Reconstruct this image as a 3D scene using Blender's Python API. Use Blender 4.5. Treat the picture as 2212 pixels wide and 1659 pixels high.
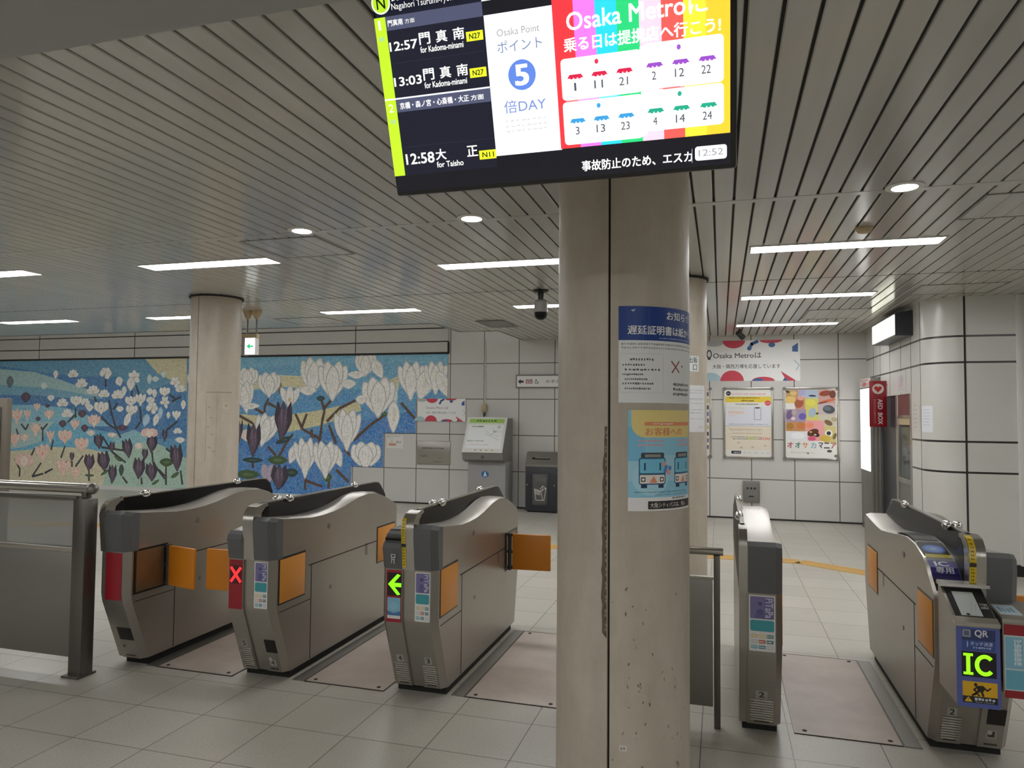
import bpy, bmesh, math, random
from mathutils import Vector, Matrix

random.seed(7)
scene = bpy.context.scene
for o in list(bpy.data.objects):
    bpy.data.objects.remove(o, do_unlink=True)
COL = scene.collection
PI = math.pi
def R(d): return math.radians(d)

# ------------------------------------------------------------------ camera
cam_data = bpy.data.cameras.new('camera')
cam = bpy.data.objects.new('camera', cam_data); COL.objects.link(cam)
cam_data.sensor_fit = 'HORIZONTAL'; cam_data.sensor_width = 36.0
cam_data.lens = 36.0 * 1545.0 / 2212.0
cam_data.clip_start = 0.05; cam_data.clip_end = 100
yaw, pitch, roll = 0.2838, 0.0426, 0.0086
F_ = Vector((-math.sin(yaw) * math.cos(pitch), math.cos(yaw) * math.cos(pitch), math.sin(pitch)))
R0 = Vector((math.cos(yaw), math.sin(yaw), 0)); U0 = R0.cross(F_)
R1 = R0 * math.cos(roll) + U0 * math.sin(roll); U1 = -R0 * math.sin(roll) + U0 * math.cos(roll)
rotm = Matrix((R1, U1, -F_)).transposed()
cam.matrix_world = Matrix.Translation((0, 0, 1.5)) @ rotm.to_4x4()
scene.camera = cam

# ------------------------------------------------------------------ world, view
w = bpy.data.worlds.new('world'); scene.world = w; w.use_nodes = True
w.node_tree.nodes['Background'].inputs[0].default_value = (0.8, 0.85, 1, 1)
w.node_tree.nodes['Background'].inputs[1].default_value = 0.05
vs = scene.view_settings
vs.view_transform = 'Standard'; vs.look = 'None'; vs.gamma = 1.0; vs.use_curve_mapping = False
vs.exposure = 0.0
scene.cycles.max_bounces = 8; scene.cycles.diffuse_bounces = 5; scene.cycles.glossy_bounces = 4
scene.cycles.sample_clamp_indirect = 6.0
TUBE = 29.0      # brightness of the ceiling tubes
DOWN = 26.0     # brightness of the round downlights

# ------------------------------------------------------------------ materials
def lin(c):
    return tuple((v / 255 / 12.92) if v / 255 <= 0.04045 else ((v / 255 + 0.055) / 1.055) ** 2.4 for v in c)
class NT:
    def __init__(s, name):
        s.m = bpy.data.materials.new(name); s.m.use_nodes = True
        s.t = s.m.node_tree; s.n = s.t.nodes; s.l = s.t.links
        s.b = s.n['Principled BSDF']
    def new(s, t, **kw):
        n = s.n.new(t)
        for k, v in kw.items(): setattr(n, k, v)
        return n
    def link(s, a, b): s.l.new(a, b)
    def math(s, op, a, b=None, c=None):
        n = s.n.new('ShaderNodeMath'); n.operation = op
        for i, x in enumerate((a, b, c)):
            if x is None: continue
            if isinstance(x, (int, float)): n.inputs[i].default_value = x
            else: s.l.new(x, n.inputs[i])
        return n.outputs[0]
    def mix(s, f, a, b):
        n = s.n.new('ShaderNodeMix'); n.data_type = 'RGBA'
        for i, x in ((0, f), (6, a), (7, b)):
            if isinstance(x, (int, float)): n.inputs[i].default_value = x
            elif isinstance(x, tuple): n.inputs[i].default_value = (*x[:3], 1)
            else: s.l.new(x, n.inputs[i])
        return n.outputs[2]
    def pos(s):
        g = s.n.new('ShaderNodeNewGeometry'); x = s.n.new('ShaderNodeSeparateXYZ')
        s.l.new(g.outputs['Position'], x.inputs[0]); return g.outputs['Position'], x.outputs[0], x.outputs[1], x.outputs[2]
    def noise(s, vec, scale, detail=3, rough=0.6):
        n = s.n.new('ShaderNodeTexNoise'); n.inputs['Scale'].default_value = scale
        n.inputs['Detail'].default_value = detail; n.inputs['Roughness'].default_value = rough
        if vec is not None: s.l.new(vec, n.inputs['Vector'])
        return n.outputs[0]
    def stretch(s, vec, sc):
        n = s.n.new('ShaderNodeVectorMath'); n.operation = 'MULTIPLY'; n.inputs[1].default_value = sc
        s.l.new(vec, n.inputs[0]); return n.outputs[0]
    def ramp(s, f, lo, hi):
        n = s.n.new('ShaderNodeMapRange'); n.inputs[1].default_value = lo; n.inputs[2].default_value = hi
        s.l.new(f, n.inputs[0]); return n.outputs[0]
    def bump(s, h, st=0.2, d=0.002):
        n = s.n.new('ShaderNodeBump'); n.inputs['Strength'].default_value = st; n.inputs['Distance'].default_value = d
        s.l.new(h, n.inputs['Height']); s.l.new(n.outputs[0], s.b.inputs['Normal'])
    def base(s, x):
        if isinstance(x, tuple): s.b.inputs['Base Color'].default_value = (*x[:3], 1)
        else: s.l.new(x, s.b.inputs['Base Color'])
    def rough(s, x):
        if isinstance(x, (int, float)): s.b.inputs['Roughness'].default_value = x
        else: s.l.new(x, s.b.inputs['Roughness'])

def mat(name, col, rough=0.5, metal=0.0, var=0.06, scale=8.0, spec=0.5):
    t = NT(name); p, x, y, z = t.pos()
    c = lin(col)
    n = t.noise(p, scale)
    t.base(t.mix(n, tuple(v * (1 - var) for v in c), tuple(min(1, v * (1 + var)) for v in c)))
    t.rough(rough); t.b.inputs['Metallic'].default_value = metal
    t.b.inputs['Specular IOR Level'].default_value = spec
    return t.m
def emit(name, col, st):
    t = NT(name); c = lin(col)
    t.base(tuple(v * .8 for v in c)); t.b.inputs['Emission Color'].default_value = (*c, 1)
    t.b.inputs['Emission Strength'].default_value = st; t.rough(0.4)
    return t.m
def print_mat(name, rough=0.35, st=0.0, mosaic=False):
    t = NT(name)
    a = t.new('ShaderNodeAttribute', attribute_name='Col')
    c = a.outputs['Color']
    if mosaic:
        p, x, y, z = t.pos()
        v = t.new('ShaderNodeTexVoronoi'); v.inputs['Scale'].default_value = 52; t.link(p, v.inputs['Vector'])
        sx = t.new('ShaderNodeSeparateColor'); t.link(v.outputs['Color'], sx.inputs[0])
        h = t.new('ShaderNodeHueSaturation'); t.link(c, h.inputs['Color'])
        t.link(t.math('MULTIPLY_ADD', sx.outputs[0], 0.05, 0.475), h.inputs['Hue'])
        t.link(t.math('MULTIPLY_ADD', sx.outputs[1], 0.42, 0.98), h.inputs['Value'])
        t.link(t.math('MULTIPLY_ADD', sx.outputs[2], 0.4, 0.72), h.inputs['Saturation'])
        v2 = t.new('ShaderNodeTexVoronoi', feature='DISTANCE_TO_EDGE'); v2.inputs['Scale'].default_value = 52; t.link(p, v2.inputs['Vector'])
        g = t.math('LESS_THAN', v2.outputs['Distance'], 0.06)
        c = t.mix(t.math('MULTIPLY', g, 0.22), h.outputs[0], lin((160, 168, 172)))
        t.bump(v2.outputs['Distance'], 0.3, 0.003)
    t.base(c); t.rough(rough)
    if st:
        if st > .5: t.base((.004, .004, .005))
        t.link(a.outputs['Color'], t.b.inputs['Emission Color']); t.b.inputs['Emission Strength'].default_value = st
    return t.m

def steel(name, col=(150, 146, 138), rough=0.36, axis=(1, 1, 60)):
    t = NT(name); p, x, y, z = t.pos()
    n = t.noise(t.stretch(p, axis), 6, 4); n2 = t.noise(p, 2.2, 4)
    c = lin(col)
    k = t.math('ADD', t.math('MULTIPLY', n, .5), t.math('MULTIPLY', n2, .5))
    t.base(t.mix(k, tuple(v * .82 for v in c), tuple(min(1, v * 1.15) for v in c)))
    t.b.inputs['Metallic'].default_value = 0.78
    t.rough(t.math('MULTIPLY_ADD', n, 0.16, rough - 0.08))
    return t.m

M = {}
M['steel'] = steel('brushed_steel', (168, 163, 154), .31)
M['steel_dark'] = steel('dark_steel', (140, 137, 131), 0.4)
M['steel_post'] = steel('post_steel', (112, 108, 103), 0.34)
M['chrome'] = mat('chrome', (215, 215, 212), 0.12, 1.0, 0.02)
M['silver'] = mat('silver_strip', (176, 172, 164), 0.26, 0.9, 0.03)
M['grey_cap'] = mat('grey_plastic', (96, 97, 97), 0.45)
M['black'] = mat('black_plastic', (24, 23, 22), 0.35)
M['kick'] = mat('black_rubber', (20, 19, 18), 0.7)
M['smoke'] = mat('smoked_panel', (13, 12, 11), 0.32, spec=.2)
M['seam'] = mat('dark_seam', (45, 42, 38), 0.8)
M['orange'] = mat('orange_flap', (226, 140, 34), 0.34, var=.04)
M['amber'] = mat('amber_pad', (222, 150, 62), 0.42, var=.04)
M['red'] = mat('red_panel', (150, 22, 34), 0.35)
M['white'] = mat('white_paint', (214, 213, 208), 0.45)
M['offwhite'] = mat('offwhite_paint', (196, 194, 188), 0.45)
M['grey'] = mat('grey_paint', (150, 149, 146), 0.45)
M['midgrey'] = mat('mid_grey_paint', (124, 122, 118), 0.45)
M['brown'] = mat('taupe_paint', (112, 104, 92), 0.4)
M['pocket'] = mat('pocket_reflection_tint', (140, 118, 92), 0.3, .6)  # brown tint paints in the orange flap's reflection on the steel
M['beige'] = mat('beige_plastic', (188, 168, 132), 0.5)
M['darkgrey'] = mat('dark_grey_paint', (66, 64, 62), 0.4)
M['charcoal'] = mat('charcoal_paint', (44, 46, 52), 0.35)
M['paper'] = print_mat('printed_paper', 0.42)
M['sticker'] = print_mat('printed_sticker', 0.3)
M['screen'] = print_mat('lit_screen', 0.2, 1.08)
M['led'] = print_mat('led_display', 0.3, 1.6)
M['softscreen'] = print_mat('dim_display', 0.25, 0.35)
M['mosaic'] = print_mat('mosaic_tesserae', 0.3, mosaic=True)
M['tube'] = emit('tube_diffuser', (252, 253, 255), TUBE)
M['recess_fill'] = emit('recess_fill_glow', (252, 253, 255), 7.0)
M['down'] = emit('downlight_lens', (255, 250, 240), DOWN)
M['lightbox'] = emit('lightbox_face', (255, 255, 252), 1.5)
M['signbox'] = emit('sign_face', (255, 255, 236), 1.6)

def glass_mat(name, col, rough, alpha):
    t = NT(name); t.base(lin(col)); t.rough(rough)
    t.b.inputs['Alpha'].default_value = alpha
    return t.m
M['frosted'] = glass_mat('frosted_pane', (150, 150, 146), 0.35, 0.62)
M['pane'] = glass_mat('window_pane', (120, 125, 125), 0.05, 0.35)

def stone():
    t = NT('beige_column_stone'); p, x, y, z = t.pos()
    n1 = t.noise(t.stretch(p, (2.6, 2.6, .7)), 2.6, 6, .65); n2 = t.noise(p, 16, 4, .7); n3 = t.noise(t.stretch(p, (1, 1, .55)), 22, 3, .75)
    k = t.math('ADD', t.math('MULTIPLY', n1, .7), t.math('MULTIPLY', n2, .3))
    c = t.mix(t.ramp(k, .34, .66), lin((176, 165, 148)), lin((197, 187, 171)))
    s = t.ramp(n3, .66, .74)
    c = t.mix(t.math('MULTIPLY', s, .22), c, lin((134, 122, 108)))
    t.base(c); t.rough(0.42)
    return t.m
M['stone'] = stone()

def tiles(name, x0, z0, sx, sz, col, gcol, gw, rough=.25, axis='x'):
    t = NT(name); p, x, y, z = t.pos()
    h = x if axis == 'x' else y
    def line(v, o, s):
        f = t.math('FRACT', t.math('DIVIDE', t.math('SUBTRACT', v, o - 100 * s), s))
        d = t.math('MINIMUM', f, t.math('SUBTRACT', 1.0, f))
        return t.math('LESS_THAN', d, gw / s / 2)
    g = t.math('MAXIMUM', line(h, x0, sx), line(z, z0, sz))
    ix = t.math('FLOOR', t.math('DIVIDE', t.math('SUBTRACT', h, x0), sx)); iz = t.math('FLOOR', t.math('DIVIDE', t.math('SUBTRACT', z, z0), sz))
    wn = t.new('ShaderNodeTexWhiteNoise', noise_dimensions='2D'); cv = t.new('ShaderNodeCombineXYZ')
    t.link(ix, cv.inputs[0]); t.link(iz, cv.inputs[1]); t.link(cv.outputs[0], wn.inputs['Vector'])
    c = lin(col)
    b = t.mix(wn.outputs[0], tuple(v * .96 for v in c), tuple(v * 1.03 for v in c))
    t.base(t.mix(g, b, lin(gcol)))
    t.rough(t.math('MULTIPLY_ADD', g, .5, rough))
    return t.m
M['wall_tile'] = tiles('white_wall_tile', 1.62, 0.0, .5925, .5825, (208, 206, 201), (92, 88, 82), .013)
def band_wall():
    t = NT('white_panel_wall'); p, x, y, z = t.pos()
    g = None
    for zz in (.973, 1.272, 2.05, 2.308):
        d = t.math('LESS_THAN', t.math('ABSOLUTE', t.math('SUBTRACT', z, zz)), .010)
        g = d if g is None else t.math('MAXIMUM', g, d)
    n = t.noise(p, 1.4, 4)
    b = t.mix(n, lin((198, 196, 189)), lin((212, 210, 204)))
    t.base(t.mix(g, b, lin((44, 40, 36)))); t.rough(.28)
    return t.m
M['band_wall'] = band_wall()

def floor_mat():
    t = NT('terrazzo_tile'); p, x, y, z = t.pos()
    sx, sy = .396, .383
    def line(v, o, s, gw):
        f = t.math('FRACT', t.math('DIVIDE', t.math('SUBTRACT', v, o - 100 * s), s))
        d = t.math('MINIMUM', f, t.math('SUBTRACT', 1.0, f))
        return t.math('LESS_THAN', d, gw / s / 2)
    g = t.math('MAXIMUM', line(x, .70, sx, .005), line(y, 3.042, sy, .005))
    ix = t.math('FLOOR', t.math('DIVIDE', t.math('SUBTRACT', x, .70), sx)); iy = t.math('FLOOR', t.math('DIVIDE', t.math('SUBTRACT', y, 3.042), sy))
    wn = t.new('ShaderNodeTexWhiteNoise', noise_dimensions='2D'); cv = t.new('ShaderNodeCombineXYZ')
    t.link(ix, cv.inputs[0]); t.link(iy, cv.inputs[1]); t.link(cv.outputs[0], wn.inputs['Vector'])
    b = t.mix(wn.outputs[0], lin((184, 180, 168)), lin((195, 191, 180)))
    sp = t.noise(p, 130, 2, .5); sp2 = t.noise(p, 240, 2, .5)
    b = t.mix(t.math('MULTIPLY', t.ramp(sp, .54, .64), .42), b, lin((132, 124, 108)))
    b = t.mix(t.math('MULTIPLY', t.ramp(sp2, .58, .66), .35), b, lin((222, 219, 208)))
    st = t.noise(p, .9, 5, .65)
    b = t.mix(t.math('MULTIPLY', t.ramp(st, .15, .9), .34), b, lin((158, 150, 138)))
    t.base(t.mix(g, b, lin((104, 98, 88))))
    t.rough(t.math('MULTIPLY_ADD', st, .10, .27))
    return t.m
M['floor'] = floor_mat()
def plate_mat():
    t = NT('pink_floor_sheet'); p, x, y, z = t.pos()
    n = t.noise(p, 2.4, 5, .65)
    t.base(t.mix(t.ramp(n, .3, .7), lin((168, 153, 142)), lin((194, 181, 170)))); t.rough(.42)
    return t.m
M['plate'] = plate_mat()
def slat_mat():
    t = NT('ceiling_slat_enamel'); p, x, y, z = t.pos()
    n = t.noise(t.stretch(p, (9.26, .25, 1)), 1.0, 2)
    t.base(t.mix(n, lin((170, 167, 160)), lin((190, 188, 182)))); t.rough(.15)
    t.b.inputs['Specular IOR Level'].default_value = .7
    return t.m
M['slat'] = slat_mat()

# ------------------------------------------------------------------ mesh helpers
class MB:
    """collects solids in world coordinates and links them as one mesh object"""
    def __init__(s): s.bm = bmesh.new()
    def box(s, a, b, bev=0.0):
        v = [s.bm.verts.new((x, y, z)) for x in (a[0], b[0]) for y in (a[1], b[1]) for z in (a[2], b[2])]
        fs = [s.bm.faces.new([v[i] for i in f]) for f in ((0, 1, 3, 2), (4, 6, 7, 5), (0, 4, 5, 1), (2, 3, 7, 6), (0, 2, 6, 4), (1, 5, 7, 3))]
        if bev:
            es = list({e for f in fs for e in f.edges})
            bmesh.ops.bevel(s.bm, geom=es, offset=bev, segments=2, affect='EDGES', profile=.5)
        return s
    def loft(s, rings, caps=True):
        vs = [[s.bm.verts.new(p) for p in r] for r in rings]
        n = len(rings[0])
        for a, b in zip(vs, vs[1:]):
            for i in range(n):
                s.bm.faces.new((a[i], a[(i + 1) % n], b[(i + 1) % n], b[i]))
        if caps:
            s.bm.faces.new(list(reversed(vs[0]))); s.bm.faces.new(vs[-1])
        return s
    def prism(s, prof, x0, x1):              # (y, z) outline pushed along x
        return s.loft([[(x0, y, z) for y, z in prof], [(x1, y, z) for y, z in prof]])
    def prism_z(s, prof, z0, z1):
        return s.loft([[(x, y, z0) for x, y in prof], [(x, y, z1) for x, y in prof]])
    def prism_y(s, prof, y0, y1):            # (x, z) outline
        return s.loft([[(x, y0, z) for x, z in prof], [(x, y1, z) for x, z in prof]])
    def cyl(s, p0, p1, r0, r1=None, n=24):
        r1 = r0 if r1 is None else r1
        p0, p1 = Vector(p0), Vector(p1); d = (p1 - p0).normalized()
        a = d.orthogonal().normalized(); b = d.cross(a)
        ring = lambda p, r: [p + (a * math.cos(2 * PI * i / n) + b * math.sin(2 * PI * i / n)) * r for i in range(n)]
        return s.loft([ring(p0, r0), ring(p1, r1)])
    def tube(s, pts, r, n=10):
        pts = [Vector(p) for p in pts]
        for a, b in zip(pts, pts[1:]): s.cyl(a, b, r, n=n)
        return s
    def lathe(s, c, prof, n=32):             # (r, z) profile about a vertical axis
        rings = [[(c[0] + r * math.cos(2 * PI * i / n), c[1] + r * math.sin(2 * PI * i / n), c[2] + z) for i in range(n)] for r, z in prof]
        return s.loft(rings)
    def ball(s, c, r, sc=(1, 1, 1)):
        m = Matrix.Translation(c) @ Matrix.Diagonal((*[r * k for k in sc], 1))
        bmesh.ops.create_uvsphere(s.bm, u_segments=20, v_segments=12, radius=1, matrix=m); return s
    def xform(s, m): s.bm.transform(m); return s
    def build(s, name, m, parent=None, smooth=True, loc=None):
        bmesh.ops.recalc_face_normals(s.bm, faces=s.bm.faces)
        off = Vector(loc) if loc is not None else Vector((0, 0, 0))
        if parent is not None: off = Vector(parent.get('_w', (0, 0, 0)))
        if off.length: bmesh.ops.translate(s.bm, verts=s.bm.verts, vec=-off)
        me = bpy.data.meshes.new(name); s.bm.to_mesh(me); s.bm.free()
        me.materials.append(m)
        if smooth:
            me.shade_smooth(); me.set_sharp_from_angle(angle=R(32))
        o = bpy.data.objects.new(name, me); COL.objects.link(o)
        if parent is not None: o.parent = parent; o['_w'] = tuple(off)
        elif loc is not None: o.location = loc; o['_w'] = tuple(off)
        return o

def thing(name, label, cat, loc=(0, 0, 0), group=None):
    o = bpy.data.objects.new(name, None); COL.objects.link(o); o.empty_display_size = .1
    o.location = loc; o['_w'] = tuple(loc); o['label'] = label; o['category'] = cat
    if group: o['group'] = group
    return o
def tag(o, label, cat, group=None):
    o['label'] = label; o['category'] = cat
    if group: o['group'] = group
    return o
def struct(name, mb, m, **k):
    o = mb.build(name, m, **k); o['kind'] = 'structure'; return o

# ---- flat printed graphics: coloured polygons stacked a hair apart in one mesh
_txt = {}
def glyphs(s, bold):
    if (s, bold) not in _txt:
        cu = bpy.data.curves.new('t', 'FONT'); cu.body = s; cu.size = 1; cu.resolution_u = 3
        ob = bpy.data.objects.new('t', cu); COL.objects.link(ob)
        dg = bpy.context.evaluated_depsgraph_get()
        me = bpy.data.meshes.new_from_object(ob.evaluated_get(dg))
        vs_ = [(v.co.x, v.co.y) for v in me.vertices]; fs_ = [list(p.vertices) for p in me.polygons]
        bpy.data.objects.remove(ob); bpy.data.curves.remove(cu); bpy.data.meshes.remove(me)
        xs = [v[0] for v in vs_] or [0, 1]; ys = [v[1] for v in vs_] or [0, 1]
        _txt[(s, bold)] = (vs_, fs_, min(xs), max(xs), min(ys), max(ys))
    return _txt[(s, bold)]

class Print:
    """design units: x right, y down (or up); k = metres per unit"""
    def __init__(s, k=1.0, ox=0.0, oy=0.0, up=False):
        s.k, s.ox, s.oy, s.sg = k, ox, oy, (1 if up else -1); s.items = []
    def _put(s, polys, col):
        polys = [[((x - s.ox) * s.k, s.sg * (y - s.oy) * s.k) for x, y in p] for p in polys if len(p) > 2]
        if not polys: return
        xs = [q[0] for p in polys for q in p]; ys = [q[1] for p in polys for q in p]
        bb = (min(xs), max(xs), min(ys), max(ys)); l = 0
        for b, ll, _, _ in s.items:
            if ll >= l and b[0] < bb[1] and b[1] > bb[0] and b[2] < bb[3] and b[3] > bb[2]: l = ll + 1
        s.items.append((bb, l, polys, lin(col)))
    def poly(s, pts, col): s._put([pts], col)
    def rect(s, x0, y0, x1, y1, col, r=0):
        if not r: return s._put([[(x0, y0), (x1, y0), (x1, y1), (x0, y1)]], col)
        pts = []
        for cx, cy, a in ((x1 - r, y1 - r, 0), (x0 + r, y1 - r, 90), (x0 + r, y0 + r, 180), (x1 - r, y0 + r, 270)):
            pts += [(cx + r * math.cos(R(a + q)), cy + r * math.sin(R(a + q))) for q in (0, 22, 45, 67, 90)]
        s._put([pts], col)
    def frame(s, x0, y0, x1, y1, t, col):
        s._put([[(x0, y0), (x1, y0), (x1, y0 + t), (x0, y0 + t)], [(x0, y1 - t), (x1, y1 - t), (x1, y1), (x0, y1)],
                [(x0, y0 + t), (x0 + t, y0 + t), (x0 + t, y1 - t), (x0, y1 - t)], [(x1 - t, y0 + t), (x1, y0 + t), (x1, y1 - t), (x1 - t, y1 - t)]], col)
    def ell(s, x, y, rx, ry, col, rot=0, n=28, a0=0, a1=360):
        c, d = math.cos(R(rot)), math.sin(R(rot)); pts = []
        for i in range(n + (a1 - a0 < 360)):
            a = R(a0 + (a1 - a0) * i / n); u, v = rx * math.cos(a), ry * math.sin(a)
            pts.append((x + u * c - v * d, y + u * d + v * c))
        s._put([pts], col)
    def line(s, pts, w_, col):
        out = []
        for (x0, y0), (x1, y1) in zip(pts, pts[1:]):
            dx, dy = x1 - x0, y1 - y0; L = math.hypot(dx, dy) or 1; nx, ny = -dy / L * w_ / 2, dx / L * w_ / 2
            ex, ey = dx / L * w_ * .3, dy / L * w_ * .3
            out.append([(x0 + nx - ex, y0 + ny - ey), (x1 + nx + ex, y1 + ny + ey), (x1 - nx + ex, y1 - ny + ey), (x0 - nx - ex, y0 - ny - ey)])
        s._put(out, col)
    def fit(s, t, x0, y0, x1, y1, col, bold=0.0, rot=0):
        """text stretched to the box; y0 is the visual top, y1 the visual bottom; rot in quarter turns clockwise"""
        vs_, fs_, a, b, c, d = glyphs(t, 0)
        def mp(v, dx=0, dy=0):
            v = (v[0] + dx, v[1] + dy)
            u, q = (v[0] - a) / ((b - a) or 1), (v[1] - c) / ((d - c) or 1)      # q up
            if rot == 1: u, q = q, 1 - u
            elif rot == 3: u, q = 1 - q, u
            return (x0 + u * (x1 - x0), y1 + q * (y0 - y1))
        sh = [(0, 0)] if not bold else [(-bold, -.7 * bold), (bold, .7 * bold), (-bold, .7 * bold), (bold, -.7 * bold)]
        for o in sh: s._put([[mp(vs_[i], *o) for i in f] for f in fs_], col)
    def scrib(s, x0, y0, x1, y1, col, n=8, seed=1):
        """a line of print too small to read: uneven little blocks"""
        rr = random.Random(seed * 131 + int(x0 * 7 + y0 * 13)); x = x0; step = (x1 - x0) / n; out = []
        for i in range(n):
            wd = step * rr.uniform(.45, .85); t0 = y0 + (y1 - y0) * rr.uniform(0, .25); t1 = y1 - (y1 - y0) * rr.uniform(0, .25)
            out.append([(x, t0), (x + wd, t0), (x + wd, t1), (x, t1)]); x += step
        s._put(out, col)
    def build(s, name, m, parent, fn, eps=1.5e-4, cuts=None, loc=None):
        bm = bmesh.new(); lay = bm.loops.layers.float_color.new('Col')
        for bb, l, polys, col in s.items:
            for p in polys:
                vs_ = []
                for x, y in p:
                    vs_.append(bm.verts.new((x, y, l + 1)))
                try: f = bm.faces.new(vs_)
                except ValueError: continue
                for lo in f.loops: lo[lay] = (*col, 1)
        if cuts:
            x = cuts[0]
            while x < cuts[1]:
                bmesh.ops.bisect_plane(bm, geom=bm.verts[:] + bm.edges[:] + bm.faces[:], plane_co=(x, 0, 0), plane_no=(1, 0, 0))
                x += cuts[2]
        off = Vector(parent.get('_w', (0, 0, 0))) if parent is not None else Vector(loc or (0, 0, 0))
        for v in bm.verts: v.co = Vector(fn(v.co.x, v.co.y, v.co.z * eps)) - off
        me = bpy.data.meshes.new(name); bm.to_mesh(me); bm.free(); me.materials.append(m)
        o = bpy.data.objects.new(name, me); COL.objects.link(o)
        if parent is not None: o.parent = parent
        elif loc is not None: o.location = loc
        o['_w'] = tuple(off)
        return o
def facing_front(x0, y, z0):         # a sheet on a wall looking towards -Y; (0,0) sits at x0, z0
    return lambda u, v, h: (x0 + u, y - h, z0 + v)
def on_column(c, r, phi0, z0):       # wrapped round a column
    def fn(u, v, h):
        a = R(phi0) + u / r
        return (c[0] + (r + h) * math.sin(a), c[1] - (r + h) * math.cos(a), z0 + v)
    return fn
WHITE = (244, 244, 242); BLACK = (22, 22, 22); INK = (58, 58, 58)
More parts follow.
